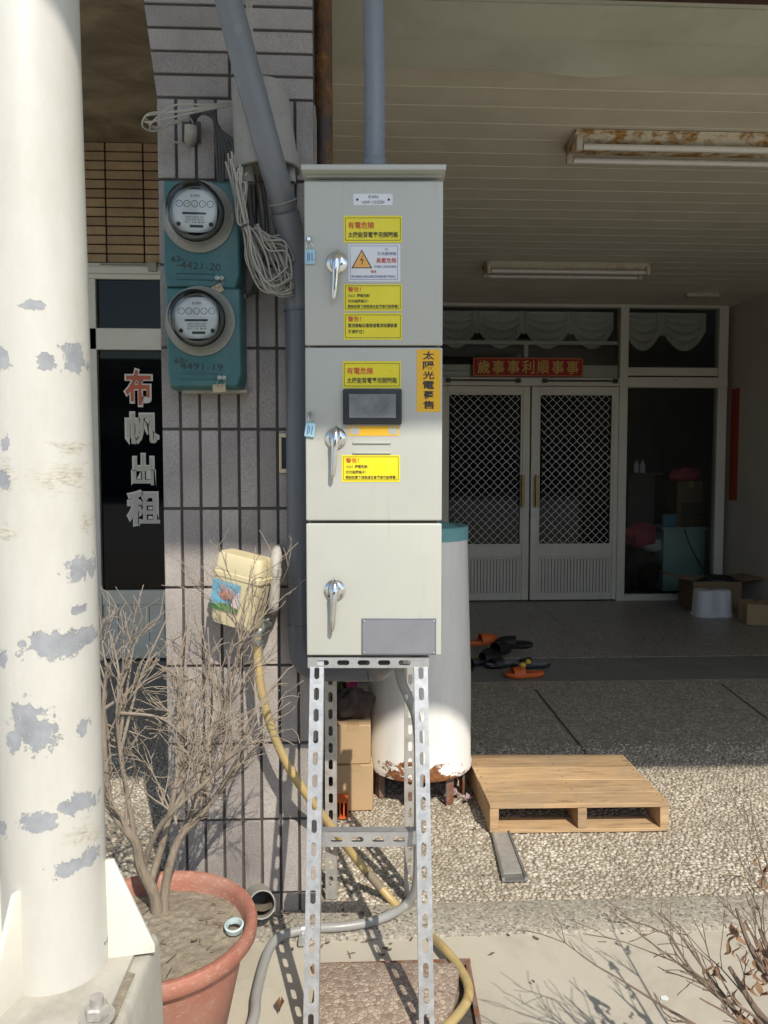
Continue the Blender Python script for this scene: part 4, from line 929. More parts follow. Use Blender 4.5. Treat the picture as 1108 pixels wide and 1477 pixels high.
MB().tube(spline([P(434.5, 900, YP), P(434.8, 925, YP), P(439, 948, YP-0.005), P(455, 960, YP-0.01), P(490, 962, 2.06), P(532, 962, 2.05)], 7), [0.0385]*36, 24).build('elbow', MT['pvc_dark'], dpipe, smooth=True)
MB().tube([P(500, 962, 2.06), P(505, 962, 2.06)], 0.0405, 24).tube([P(431, 446, YP), P(431, 450, YP)], 0.0405, 24).tube([P(434.4, 653, YP), P(434.4, 655, YP)], 0.0372, 24).build('socket_ring', MT['pvc_dark'], dpipe, smooth=True)
MB().tube(spline([P(532, 962, 2.05), P(545, 961, 2.045), P(549, 953, 2.0), P(549, 944, 1.98)], 5), 0.0385, 20).build('outlet_bend', MT['pvc_light'], dpipe, smooth=True)
ca = P(408, 291, 2.035); ax = (k1-P(382.5, 200, 1.97)).normalized(); n1 = ax.orthogonal().normalized(); n2 = ax.cross(n1)
MB().tube([ca+(n1*math.cos(a)+n2*math.sin(a))*0.0355 for a in np.linspace(0, 2*math.pi, 25)], 0.0016, 6).build('wire_tie', MT['cable'], dpipe, smooth=True)
tp = thing('top_conduit', 'straight grey plastic conduit entering the top of the cabinet', 'pipe', P(541, 242, 1.95))
MB().tube([P(540.5, 243, 1.95), P(540.5, 100, 1.95), P(538.5, -60, 1.95), Vector((P(538.5, -60, 1.95).x, 1.95, 4.15))], 0.0262, 24).build('length', MT['pvc_blue'], tp, smooth=True)
MB().tube([P(540.5, 243, 1.95), P(540.5, 232, 1.95), P(540.5, 229, 1.95)], [0.0292, 0.0292, 0.0268], 24).build('socket', MT['pvc_blue'], tp, smooth=True)
rp_ = MB().tube([P(466.5, 330, 2.30), P(466.5, 240, 2.30), P(465.5, 120, 2.30), P(464.5, -60, 2.30), Vector((P(464.5, -60, 2.30).x, 2.30, 4.2))], 0.0285, 20)
tag(rp_.build('rusty_post', MT['rustpipe'], smooth=True), 'rust-eaten brown steel post beside the tiled column', 'post')
cz = thing('flexible_conduit', 'grey flexible conduit dropping behind the stand and looping to the left', 'cable', G(540, 1330))
r_ = 0.0125
pts = [Q(574, 948, 1.93), Q(575, 962, 1.93), Q(580, 985, 1.95), Q(590, 1008, 1.96), Q(600, 1035, 1.98), Q(604, 1080, 2.02), Q(604, 1150, 2.06), Q(603, 1220, 2.10), Q(602, 1262, 2.12), Q(597, 1288, 2.14), Q(585, 1306, 2.15), G(562, 1320, r_), G(530, 1331, r_), G(490, 1337, r_), G(455, 1339, r_), G(425, 1344, r_), G(402, 1352, r_), G(388, 1370, r_), G(378, 1400, r_), G(370, 1435, r_), G(360, 1485, r_), Vector((-0.30, 1.45, 0.0)), Vector((-0.22, 0.9, 0.0)), Vector((-0.3, 0.2, 0.0))]
MB().tube(spline(pts, 7), r_, 14).build('length', MT['conduit'], cz, smooth=True)
a, b_ = G(434, 1342, r_), G(440, 1341, r_); MB().tube([a, b_], r_+0.003, 14).box(a.x-0.004, a.x+0.012, a.y-0.045, a.y-0.010, -0.004, 0.006).build('clip', MT['galv'], cz)

# ================================================================== METERS
def meter(x0, x1, y0, y1, l1, l2, label, tilt):
    Yf = 2.05; a = P((x0+x1)/2, (y0+y1)/2, Yf); w = (x1-x0)/FPX*Yf; h = (y1-y0)/FPX*Yf
    t = thing('electric_meter', label, 'meter', (a.x, Yf+0.04, a.z-h/2), group='round dial meters on the column')
    m = Matrix.Translation((a.x, Yf, a.z)) @ Matrix.Rotation(R(tilt), 4, 'Y')
    pr = [(-w/2, -h/2+0.035), (-w/2+0.006, -h/2), (w/2-0.012, -h/2), (w/2, -h/2+0.035), (w/2, h/2), (-w/2, h/2)]
    rings = []
    for y, s, dz in ((0.095, 1.0, 0), (0.03, 1.0, 0), (0.0, 0.955, 0.0)):
        rings.append([m @ Vector((x*s, y, z*s+dz)) for x, z in pr])
    MB().loft(rings).build('case', MT['teal'], t, bevel=0.007, seg=3)
    MB().box(-w/2+0.03, w/2+0.004, 0.05, 0.094, -h/2-0.006, -h/2+0.001, m).build('back_box', MT['cable'], t)
    c = Vector((-0.008, 0, h*0.155)); rr = w*0.355
    mm = m @ Matrix.Translation(c) @ MX
    MB().lathe([(rr*1.27, -0.001), (rr*1.27, 0.006), (rr*1.12, 0.010), (rr*1.02, 0.022), (rr*0.99, 0.030)], (0, 0, 0), 48, mm).build('bezel', MT['smoke_ring'], t, smooth=True)
    MB().lathe([(rr*0.97, 0.030), (rr*0.965, 0.060), (rr*0.93, 0.078), (rr*0.80, 0.088), (rr*0.4, 0.091), (0.0005, 0.0915)], (0, 0, 0), 48, mm).build('glass_dome', MT['glass'], t, smooth=True)
    MB().lathe([(rr*0.90, 0.012), (rr*0.90, 0.040), (rr*0.82, 0.041)], (0, 0, 0), 40, mm).build('inner_drum', M('drum', (0.48, 0.47, 0.42), 0.4), t, smooth=True)
    fz = 0.050; pts = []
    dw, dh = rr*0.78, rr*0.74
    for k in range(40):
        a_ = 2*math.pi*k/40; pts.append((math.copysign(abs(math.cos(a_))**0.55, math.cos(a_))*dw, math.copysign(abs(math.sin(a_))**0.75, math.sin(a_))*dh))
    mf = m @ Matrix.Translation(c+Vector((0, -fz, 0)))
    face = MB().prism(pts, 0.003, mf).build('dial_plate', MT['dial'], t)
    ink = MB(); dw2 = dw*0.8
    for k in range(5):
        cx_ = -dw2*0.86+k*dw2*0.43; rr_ = rr*0.12
        ring = [(cx_+rr_*math.cos(q_), dh*0.32+rr_*math.sin(q_)) for q_ in np.linspace(0, 2*math.pi, 18)]
        for (xa_, za_), (xb_, zb2) in zip(ring, ring[1:]): ink.prism([(xa_, za_), (xb_, zb2), (xb_*0.0+cx_+(xb_-cx_)*0.84, dh*0.32+(zb2-dh*0.32)*0.84), (cx_+(xa_-cx_)*0.84, dh*0.32+(za_-dh*0.32)*0.84)], 0.0002, mf @ Matrix.Translation((0, -0.0004, 0)))
        q_ = random.uniform(0, 6.28); ink.prism([(cx_-0.0008, dh*0.32-0.0008), (cx_+0.0008, dh*0.32-0.0008), (cx_+rr_*0.8*math.cos(q_), dh*0.32+rr_*0.8*math.sin(q_))], 0.0002, mf @ Matrix.Translation((0, -0.0005, 0)))
    ink.box(-dw*0.55, dw*0.5, -0.0005, -0.0003, -dh*0.17, -dh*0.07, mf)
    ink.box(-dw*0.22, dw*0.38, -0.0005, -0.0003, -dh*0.78, -dh*0.66, mf)
    add_text(ink, 'KWH', -dw*0.18, dw*0.22, dh*0.62, dh*0.76, -0.0004, 0, mf)
    for i_, tx_ in enumerate(('1Ø3W 110/220V 60Hz', 'CL200 KWH METER', 'Rr 13 8/9')): add_text(ink, tx_, -dw*0.42, dw*0.42, -dh*(0.33+0.12*i_), -dh*(0.25+0.12*i_), -0.0004, 0, mf)
    for sx_ in (-0.72, 0.72):
        cc = (sx_*dw, -dh*0.62); rr_ = rr*0.08
        ink.prism([(cc[0]+rr_*math.cos(q_), cc[1]+rr_*math.sin(q_)) for q_ in np.linspace(0, 2*math.pi, 12, endpoint=False)], 0.0002, mf @ Matrix.Translation((0, -0.0004, 0)))
    ink.build('dial_print', MT['ink'], face)
    # hand written number, ribs, seal
    hw = MB(); add_text(hw, l1, -w*0.40, -w*0.24, -h*0.24, -h*0.19, -0.0012, 0.004, m @ Matrix.Rotation(R(-3), 4, 'Y')); add_text(hw, l2, -w*0.30, w*0.26, -h*0.32, -h*0.255, -0.0012, 0.0, m @ Matrix.Rotation(R(2.5), 4, 'Y') @ Matrix.Shear('XZ', 4, (0.0, 0.0)))
    hw.build('handwriting', MT['ink'], t)
    rb = MB()
    for q_ in (0.355, 0.41): rb.box(-w*0.32, w*0.16, -0.004, 0.004, -h*q_-0.001, -h*q_+0.001, m)
    rb.build('rib', MT['teal'], t)
    MB().lathe([(0.006, 0), (0.006, 0.010), (0, 0.012)], (0, 0, 0), 12, m @ Matrix.Translation((w*0.20, 0, -h*0.40)) @ MX).lathe([(0.006, 0), (0.006, 0.010), (0, 0.012)], (0, 0, 0), 12, m @ Matrix.Translation((w*0.26, 0, -h*0.40)) @ MX).build('seal_screw', MT['zinc'], t, smooth=True)
    sg = m @ Matrix.Translation((w*0.19, -0.004, -h*0.50)) @ Matrix.Rotation(R(-28 if tilt > 0 else -4), 4, 'Y')
    MB().box(-0.017, 0.017, 0, 0.006, -0.011, 0.011, sg).build('paper_seal', MT['seal'], t, bevel=0.002)
    MB().tube(spline([m @ Vector((w*0.20, -0.012, -h*0.41)), m @ Vector((w*0.17, -0.016, -h*0.45)), m @ Vector((w*0.18, -0.006, -h*0.49))], 4), 0.001, 5).tube(spline([m @ Vector((w*0.27, -0.012, -h*0.41)), m @ Vector((w*0.28, -0.016, -h*0.45)), m @ Vector((w*0.21, -0.006, -h*0.49))], 4), 0.001, 5).build('seal_wire', MT['zinc'], t)
meter(236, 346, 262, 414, '62-', '-4421-20', 'upper teal electric meter with round glass dial on the column', 0.8)
meter(240, 348, 415, 558, '62-', '4491-19', 'lower teal electric meter with round glass dial on the column', -0.4)

# ================================================================== SPLICE CANISTER AND CABLES
jc = thing('splice_canister', 'weathered grey plastic canister behind the leaning conduit', 'canister', P(380, 250, 2.02))
tpc, btc = P(374, 124, 2.085), P(386, 250, 2.085); axm, Lc = along(tpc, btc)
rt, rb2 = 0.074, 0.084
MB().lathe([(0.0005, 0.0), (rt*0.7, -0.001), (rt*0.94, -0.008), (rt, -0.025), (rt*1.06, -Lc*0.5), (rb2*0.97, -Lc*0.80), (rb2*1.02, -Lc*0.81), (rb2*1.05, -Lc*0.99), (rb2*1.0, -Lc), (rb2*0.9, -Lc*0.97), (0.0005, -Lc*0.96)], (0, 0, 0), 40, axm).build('shell', MT['canister'], jc, smooth=True)
for dx, dy in ((-0.045, -0.03), (0.06, -0.01), (0.01, -0.05)):
    MB().lathe([(0.013, -Lc*0.95), (0.013, -Lc-0.032), (0.010, -Lc-0.032), (0.010, -Lc*0.95)], (0, 0, 0), 14, axm @ Matrix.Translation((dx, dy, 0))).build('cable_gland', MT['canister'], jc, smooth=True)
ck = thing('cable_coil', 'tied hank of pale grey cables hanging beside the canister', 'cables', P(380, 420, 2.03))
rr = random.Random(5)
for k in range(17):
    j = lambda s: rr.uniform(-s, s)*1.3; w_ = k/16; dd = 1.985+0.05*rr.random()
    low = 372+rr.uniform(0, 52)+w_*6
    pts = [P(328+j(6)+w_*26, 222+w_*34+j(6), 2.0), P(336+j(5)+w_*16, 270+j(6), dd), P(350+j(6), 318, dd), P(354+j(4)+w_*6, 330, dd-0.01), P(364+j(8)+w_*10, 372+j(8), dd), P(378+w_*20+j(6), 400+(low-372)*0.4, dd), P(402+w_*18+j(6), low+j(4), dd+0.01), P(414+j(8), low-8, dd+0.015), P(404+j(10), low-40, dd+0.02), P(382+j(8), 350+j(8), dd+0.015), P(366+j(5), 328+j(4), dd+0.01)]
    MB().tube(spline(pts, 6), 0.0022+0.0006*rr.random(), 7).build('cable', MT['cable'], ck, smooth=True)
c0 = P(355, 327, 1.99); MB().tube([c0+Vector((0.016*math.cos(a), 0.034*math.sin(a)+0.02, 0.005*math.cos(a))) for a in np.linspace(0, 2*math.pi, 17)], 0.0025, 6).build('tie', MT['cable_dark'], ck)
cw_ = thing('upper_cables', 'pale cables looping out left of the conduit stub', 'cables', P(240, 180, 2.08))
for k in range(6):
    j = lambda s: rr.uniform(-s, s)
    if k < 4: pts = [P(338, 146+k*2+j(3), 2.08), P(300, 150+k*3+j(3), 2.05), P(250, 156+k*4+j(4), 2.02), P(216+j(7), 170+j(7), 2.0), P(211+j(6), 181+j(7), 2.02), P(222+j(5), 186+j(4), 2.05), P(250, 178+j(3), 2.08), P(272, 170, 2.1), P(279, 178, 2.11)]
    else: pts = [P(228, 152+k, 2.10), P(229, 170, 2.06), P(234+j(2), 190, 2.07), P(248, 203, 2.09), P(266, 207, 2.12)]
    MB().tube(spline(pts, 6), 0.0024, 7).build('cable', MT['cable'], cw_, smooth=True)
for k in range(3): MB().tube(spline([P(355+4*k, -50, 2.11), P(357+3*k, 30, 2.11), P(362+2*k, 80, 2.11), P(368, 122, 2.10)], 4), 0.0026, 6).build('cable', MT['cable'], cw_, smooth=True)
cbk = thing('dark_cables', 'bundle of dark cables running down beside the meters', 'cables', P(345, 420, 2.1))
for k in range(9):
    j = lambda s: rr.uniform(-s, s); x = 316+k*4
    pts = [P(277+j(4), 184, 2.13), P(276+k+j(2), 166, 2.10), P(290+k*2, 160+j(4), 2.09), P(308+k, 170+k*2, 2.10), P(x-4+j(2), 215, 2.10), P(x+2+j(3), 270, 2.105), P(x+10+j(4), 330, 2.11), P(min(352, x+16+j(3)), 400, 2.115), P(350+j(3), 440+j(20), 2.12)]
    MB().tube(spline(pts, 5), 0.0035+0.002*rr.random(), 7).build('cable', MT['cable_dark'], cbk, smooth=True)
for k in range(4): MB().tube(spline([P(362+k*6, 252, 2.08), P(366+k*7+rr.uniform(-3, 3), 300, 2.11), P(372+k*5, 350, 2.12), P(366+k*4, 410, 2.12), P(352, 432, 2.12)], 5), 0.003, 6).build('cable', MT['cable_dark'], cbk, smooth=True)
cs = thing('conduit_stub', 'short grey conduit stub bent out of a hole in the upper tiles', 'pipe', P(276, 205, 2.12))
MB().tube(spline([P(275, 203, 2.15), P(275, 200, 2.12), P(275.5, 192, 2.10), P(275.5, 181, 2.095)], 4), 0.0165, 16, False).tube(spline([P(275, 203, 2.15), P(275, 200, 2.12), P(275.5, 192, 2.10), P(275.5, 181, 2.095)], 4), 0.0140, 16, False).build('tube', MT['canister'], cs, smooth=True)
MB().box(P(263, 200, YC).x, P(290, 200, YC).x, YC-0.004, YC-0.0015, P(275, 207, YC).z, P(275, 176, YC).z).build('hole_patch', MT['grout'], cs)

# outlet frame on the column
of = thing('outlet_frame', 'empty cream socket frame set in the tiled column', 'socket', P(408, 682, 2.14))
x0, x1, z0, z1 = P(402.5, 650, 2.135).x, P(424, 650, 2.135).x, P(408, 682, 2.135).z, P(408, 625, 2.135).z
b = 0.007
MB().box(x0, x1, 2.135, 2.1475, z0, z0+b*1.6).box(x0, x1, 2.135, 2.1475, z1-b*1.6, z1).box(x0, x0+b, 2.135, 2.1475, z0+b*1.6, z1-b*1.6).box(x1-b, x1, 2.135, 2.1475, z0+b*1.6, z1-b*1.6).build('rim', MT['cream'], of, bevel=0.002)
MB().box(x0+b, x1-b, 2.1440, 2.1470, z0+b*1.6, z1-b*1.6).build('hole', MT['black'], of)

# ================================================================== WATER BOX, TAP, HOSE
wb = thing('water_filter_box', 'yellowed plastic box with a coral sticker fixed to the column', 'box', P(345, 900, 2.08))
MW = Matrix.Translation(P(348, 850, 2.045)) @ Matrix.Rotation(R(11), 4, 'Y') @ Matrix.Rotation(R(-24), 4, 'Z') @ Matrix.Rotation(R(5), 4, 'X')
bw, bd, bh = 0.142, 0.075, 0.19
def rr_ring(hw, hd, z, r=0.015, n=5, off=0.0):
    out = []
    for cx_, cy_, a0_ in ((hw-r, hd-r, 0), (-hw+r, hd-r, 90), (-hw+r, -hd+r, 180), (hw-r, -hd+r, 270)):
        for k in range(n+1): a_ = R(a0_+90*k/n); out.append(MW @ Vector((cx_+r*math.cos(a_), cy_+r*math.sin(a_)+off, z)))
    return out
MB().loft([rr_ring(bw/2*0.86, bd/2*0.9, -bh/2, 0.02), rr_ring(bw/2*0.90, bd/2*0.94, -bh/2+0.012), rr_ring(bw/2*0.98, bd/2, bh*0.18), rr_ring(bw/2*0.98, bd/2, bh*0.20)]).build('box_shell', MT['cream'], wb, smooth=True)
MB().loft([rr_ring(bw/2*1.04, bd/2*1.06, bh*0.17), rr_ring(bw/2*1.04, bd/2*1.06, bh*0.23), rr_ring(bw/2*1.0, bd/2*1.0, bh*0.24), rr_ring(bw/2*0.95, bd/2*0.96, bh*0.47), rr_ring(bw/2*0.90, bd/2*0.86, bh*0.50)]).build('lid', MT['cream'], wb, smooth=True)
# sticker: sea picture with coral (built from coloured patches)
yf = -bd/2-0.0012
def on_box(pts, d, y): return MB().prism(pts, d, MW @ Matrix.Translation((0, y, 0)) @ Matrix.Rotation(R(2.2), 4, 'X'))
stk = on_box([(-0.064, -0.058), (0.022, -0.058), (0.022, 0.020), (-0.064, 0.024)], 0.0006, yf-0.0015).build('sticker', M('sea_blue', (0.16, 0.40, 0.56), 0.5, var=0.5, vs=40), wb)
on_box([(-0.064, -0.058), (0.022, -0.058), (0.022, -0.044), (-0.02, -0.036), (-0.064, -0.046)], 0.0004, yf-0.0021).build('green_patch', M('leaf_green', (0.10, 0.25, 0.07), 0.6, var=0.4, vs=60), stk)
on_box([(-0.004, -0.05), (0.020, -0.055), (0.021, 0.002), (0.006, -0.01)], 0.0003, yf-0.0021).build('pale_patch', M('pale_pink', (0.62, 0.50, 0.50), 0.6, var=0.2, vs=60), stk)
co = MB(); rs = random.Random(3)
for k in range(16):
    a_ = R(20+140*k/15); l_ = 0.030+0.012*rs.random(); c_, s_ = math.cos(a_), math.sin(a_)
    x_, z_ = -0.020, -0.026; w_ = 0.0018
    co.add([MW @ Matrix.Rotation(R(0), 4, 'X') @ Vector((x_-s_*w_, yf-0.0026, z_+c_*w_)), MW @ Vector((x_+s_*w_, yf-0.0026, z_-c_*w_)), MW @ Vector((x_+c_*l_+s_*0.001, yf-0.0026, z_+s_*l_)), MW @ Vector((x_+c_*l_-s_*0.001, yf-0.0026, z_+s_*l_+0.001))], [(0, 1, 2, 3)])
co.build('coral_patch', M('coral_pink', (0.62, 0.22, 0.16), 0.6, var=0.3, vs=50), stk)
wp_ = thing('white_pipe', 'short old white plastic pipe bent into the wall beside the filter box', 'pipe', P(396, 885, 2.1))
MB().tube(spline([P(402, 792, 2.165), P(400, 798, 2.11), P(397, 815, 2.085), P(396.5, 835, 2.08)], 6), 0.0165, 18).tube(spline([P(396.5, 833, 2.08), P(395.5, 862, 2.08), P(394, 877, 2.09), P(395, 880, 2.165)], 6), 0.0150, 18).build('bend', MT['pvc_white'], wp_, smooth=True)
MB().tube([P(396.5, 820, 2.081), P(396.4, 831, 2.08)], 0.0185, 18).build('collar', MT['pvc_white'], wp_, smooth=True)
tap = thing('garden_tap', 'weathered metal tap feeding the yellow hose', 'tap', P(375, 920, 2.05))
MB().tube(spline([P(387, 899, 2.14), P(386, 902, 2.09), P(380, 905, 2.06), P(374, 912, 2.05), P(372.5, 922, 2.05)], 5), 0.011, 12).build('spout', MT['zinc'], tap, smooth=True)
MB().lathe([(0.012, 0), (0.012, 0.02), (0.007, 0.024), (0.007, 0.035), (0, 0.036)], P(378, 906, 2.055), 12).build('bonnet', MT['zinc'], tap, smooth=True)
MB().tube([P(366, 893, 2.03), P(378, 897, 2.05), P(388, 893, 2.06)], [0.004, 0.006, 0.004], 8).build('lever', MT['zinc'], tap, smooth=True)
tag(MB().tube([P(368, 900, 2.0), P(376, 870, 2.0), P(384, 845, 2.01)], 0.0045, 7).build('tap_stick', MT['twig'], smooth=True), 'thin stick caught on the tap in front of the filter box', 'stick')
hs_ = thing('garden_hose', 'yellowed garden hose sagging from the tap across the stand to the ground', 'hose', G(640, 1370))
pts = [P(372.5, 918, 2.05), P(371.5, 940, 2.05), P(373, 968, 2.045), P(380, 1010, 2.04), P(397, 1065, 2.04), P(420, 1112, 2.045), P(447, 1152, 2.06), P(480, 1195, 2.12), P(513, 1238, 2.19), P(545, 1276, 2.20), P(577, 1311, 2.16), P(607, 1338, 2.08), G(638, 1366, 0.016), G(660, 1392, 0.016), G(674, 1418, 0.014), G(675, 1440, 0.012), G(662, 1462, 0.012), G(635, 1490, 0.012), G(600, 1530, 0.012), Vector((-0.15, 1.45, 0.0)), Vector((-0.6, 0.9, 0.0)), Vector((-1.6, 0.6, -0.002))]
MB().tube(spline(pts, 8), 0.0118, 14).build('hose_length', MT['hose'], hs_, smooth=True)
MB().tube([P(372.5, 921, 2.05), P(372, 930, 2.05)], 0.0145, 14).build('hose_clamp', MT['zinc'], hs_, smooth=True)
MB().tube([P(529, 1257, 2.197), P(541, 1271, 2.20), P(551, 1283, 2.198)], 0.0130, 14).build('tape_wrap', M('tape_grey', (0.24, 0.20, 0.14), 0.7), hs_, smooth=True)
ds = thing('drain_stub', 'short grey drain pipe sticking out of the foot of the column', 'pipe', P(376, 1330, 2.1))
c0, c1 = P(372, 1292, 2.16), P(378, 1305, 2.045)
for r0, r1 in ((0.037, 0.0335),):
    dirv = (c1-c0).normalized(); o_ = dirv.orthogonal().normalized(); q2 = dirv.cross(o_)
    ring = lambda c_, r: [c_+(o_*math.cos(a_)+q2*math.sin(a_))*r for a_ in np.linspace(0, 2*math.pi, 32, endpoint=False)]
    MB().loft([ring(c0, r0), ring(c1, r0), ring(c1, r1), ring(c0, r1)], True, False).build('tube', MT['canister'], ds, smooth=True)
    MB().loft([ring(c0+dirv*0.03, r1*0.99), ring(c0+dirv*0.031, r1*0.99)]).build('dark_bore', MT['black'], ds)
sm = MB()
for k in range(20):
    pass
MB().grid(14, 8, lambda u, v: tuple(c0+dirv*(0.035+0.09*v)+Vector(((u-0.5)*0.058, 0, -0.031*math.sqrt(max(0, 1-((u-0.5)*2)**2*0.8))+0.012)))).build('silt', MT['soil'], ds, smooth=True)

# ================================================================== WHITE POST ON ITS PEDESTAL
ZB = 0.40
PC = Vector((P(76, 1100, 1.315).x, 1.315, ZB)); PR = 0.0845
ped = thing('concrete_pedestal', 'weathered concrete pedestal under the white post', 'pedestal', (PC.x-0.05, PC.y-0.1, 0))
ex = P(239, 1343, 1.449); xr = ex.x; yb2 = 1.449
def ped_ring(z, g): return [Vector((xr-0.62-g, yb2-0.55-g, z)), Vector((xr+g*0.7, yb2-0.55-g, z)), Vector((xr+g*0.7, yb2-0.045, z)), Vector((xr-0.035+g*0.4, yb2+g*0.3, z)), Vector((xr-0.62-g, yb2+g*0.3, z))]
MB().loft([ped_ring(-0.03, 0.02), ped_ring(ZB-0.012, 0.0), ped_ring(ZB-0.001, -0.008)]).build('block', MT['pedestal'], ped, bevel=0.006)
MB().grid(24, 24, lambda u, v: (xr-0.60+0.585*u, yb2-0.53+0.50*v, ZB+0.001+0.004*math.sin(9*u+3)*math.cos(7*v)*1+0.003*math.sin(23*u*v+5))).build('mortar_skim', MT['soil'], ped, smooth=True)
sp = lambda px, py: Vector(P(px, py, PC.y-0.06)) - PC
def surf(px, py):
    r = ray(px, py); r.normalize(); oc = EYEV-PC; a = r.x**2+r.y**2; b = 2*(oc.x*r.x+oc.y*r.y); c = oc.x**2+oc.y**2-PR**2; d = b*b-4*a*c
    if d < 0: d = 0
    t_ = (-b-math.sqrt(d))/(2*a); return tuple(EYEV+r*t_-PC)
s_ = 1.25/FPX
spots = [(surf(x, y), (w*s_*1.5, 0.05, h*s_)) for x, y, w, h in ((106, 512, 14, 24), (66, 520, 7, 14), (45, 1050, 26, 40), (22, 1070, 9, 24), (78, 932, 30, 26), (66, 925, 14, 18), (122, 918, 16, 14), (113, 820, 15, 22), (132, 815, 9, 20), (115, 880, 6, 8), (118, 1158, 26, 18), (56, 1187, 26, 16), (118, 1245, 32, 16), (6, 690, 9, 20), (3, 520, 8, 20), (5, 1195, 8, 16), (5, 950, 7, 16), (8, 640, 6, 12), (160, 1345, 6, 7), (45, 440, 12, 8), (118, 1050, 6, 14))]
scuffs = [(surf(x, y), (w*s_*1.5, 0.06, h*s_)) for x, y, w, h in ((104, 690, 46, 34), (112, 645, 36, 14), (124, 1205, 26, 24), (8, 690, 16, 30), (10, 770, 14, 18), (125, 755, 10, 22))]
MT['post'] = pole_mat(spots, scuffs)
po = thing('white_post', 'thick cream painted steel post with peeling patches at the left edge', 'post', PC)
MB().lathe([(PR, 0), (PR, 0.4), (PR, 0.8), (PR, 1.2), (PR, 1.6), (PR, ZE-ZB-0.11)], PC, 72, Matrix.Shear('XY', 4, (-0.0095, 0.0))).build('shaft', MT['post'], po, smooth=True)
MT['post_plain'] = M('cream_steel_paint', (0.74, 0.715, 0.63), 0.45, var=0.06, vs=9, dirt=(0.52, 0.46, 0.36), dsc=11, dth=(0.6, 0.85), bs=0.05)
MB().box(PC.x-0.14, PC.x+0.125, PC.y-0.15, PC.y+0.12, ZB-0.002, ZB+0.009).build('base_plate', MT['pedestal'], po, bevel=0.003)
for a_ in (10, 100, 190, 250):
    m_ = Matrix.Translation(PC) @ Matrix.Rotation(R(a_), 4, 'Z')
    mb = MB(); pts = [(PR-0.004, 0.008), (PR+0.078, 0.008), (PR+0.078, 0.022), (PR+0.012, 0.185), (PR-0.004, 0.185)]
    mb.prism(pts, 0.009, m_ @ Matrix.Translation((0, -0.0045, 0))).build('gusset', MT['post_plain'], po, bevel=0.002)
bo = thing('anchor_bolt', 'hexagonal steel bolt on the base of the white post', 'bolt', P(140, 1462, 1.185))
bc = G(140, 1466, ZB+0.012)
MB().lathe([(0.027, 0), (0.027, 0.005), (0, 0.005)], bc+Vector((0, 0, -0.003)), 24).build('washer', MT['galv_dull'], bo, smooth=True)
MB().lathe([(0.019, 0.004), (0.019, 0.018), (0.015, 0.021), (0, 0.021)], bc+Vector((0, 0, -0.001)), 6).build('nut', MT['galv_dull'], bo)
MB().lathe([(0.0105, 0.018), (0.0105, 0.032), (0, 0.034)], bc, 12).build('stud', MT['galv_dull'], bo, smooth=True)

# ================================================================== POT AND DRY SHRUBS
ZP = 0.25
PO = Vector((P(222, 1350, 1.69).x, 1.695, 0))
def make_pot(name, label, c, sc=1.0):
    t = thing(name, label, 'pot', c); r = 0.228*sc; h = ZP*sc
    MB().lathe([(0.0, 0.0), (r*0.68, 0.0), (r*0.70, 0.006), (r*0.885, h*0.80), (r*0.895, h*0.84), (r*0.97, h*0.845), (r*1.0, h*0.87), (r*1.005, h*0.96), (r*0.985, h*0.995), (r*0.95, h), (r*0.915, h*0.985), (r*0.885, h*0.93), (r*0.87, h*0.80)], c, 72).build('wall', MT['pot'], t, smooth=True, ang=50)
    rs = np.random.default_rng(4)
    def soil(u, v):
        a_ = 2*math.pi*u; q = v*r*0.885; x = q*math.cos(a_); y = q*math.sin(a_)
        return (c.x+x, c.y+y, c.z+h*0.875+0.006*math.sin(11*x/sc+2)*math.cos(13*y/sc)+0.004*mnoise.noise(Vector((x*14, y*14, 1)))+0.0035*mnoise.noise(Vector((x*60, y*60, 2)))+0.004*max(0.0, mnoise.noise(Vector((x*150, y*150, 3))))-0.006*v*v)
    MB().grid(121, 60, soil).build('soil', MT['soil'], t, smooth=True)
    return t
make_pot('terracotta_pot', 'big terracotta coloured plastic pot of dry soil at the foot of the column', PO)
rb_ = thing('blue_ring', 'pale blue plastic ring half buried in the pot soil', 'ring', G(338, 1338, ZP*0.9))
MB().lathe([(0.020, 0), (0.022, 0.012), (0.018, 0.014), (0.015, 0.004), (0.015, 0)], G(338, 1340, ZP*0.89), 24, Matrix.Rotation(R(14), 4, 'X')).build('ring', M('pale_blue', (0.50, 0.62, 0.64), 0.6, var=0.15, vs=40), rb_, smooth=True)
def grow(mb, rs, p, d, L, r, depth, jit, up, spread, kids, minr=0.0009):
    n = max(4, int(L/0.03)); pts = [Vector(p)]; rads = [r]; dirs = [d.normalized()]
    for i in range(n):
        d = (d + Vector((rs.gauss(0, jit), rs.gauss(0, jit), rs.gauss(0, jit)+up))).normalized(); pts.append(pts[-1]+d*(L/n)); rads.append(max(minr, r*(1-0.72*(i+1)/n))); dirs.append(d)
    mb.tube(pts, rads, 5 if r < 0.004 else 7)
    if depth <= 0: return
    for k in range(kids[0] if hasattr(kids, '__len__') else kids):
        i = rs.randint(max(1, int(n*0.25)), n); dd = dirs[i]; o = dd.orthogonal().normalized(); o.rotate(Matrix.Rotation(rs.uniform(0, 6.283), 3, dd).to_quaternion() if False else dd.to_track_quat('Z', 'Y') @ Euler((0, 0, 0)).to_quaternion() @ dd.to_track_quat('Z', 'Y').inverted())
        o = Matrix.Rotation(rs.uniform(0, 6.283), 3, dd) @ o
        nd = (dd + o*rs.uniform(0.5, 1.0)*spread).normalized()
        grow(mb, rs, pts[i], nd, L*rs.uniform(0.42, 0.72), max(minr, rads[i]*0.66), depth-1, jit*1.1, up, spread, kids[1:] if hasattr(kids, '__len__') else kids, minr)
rs = random.Random(21)
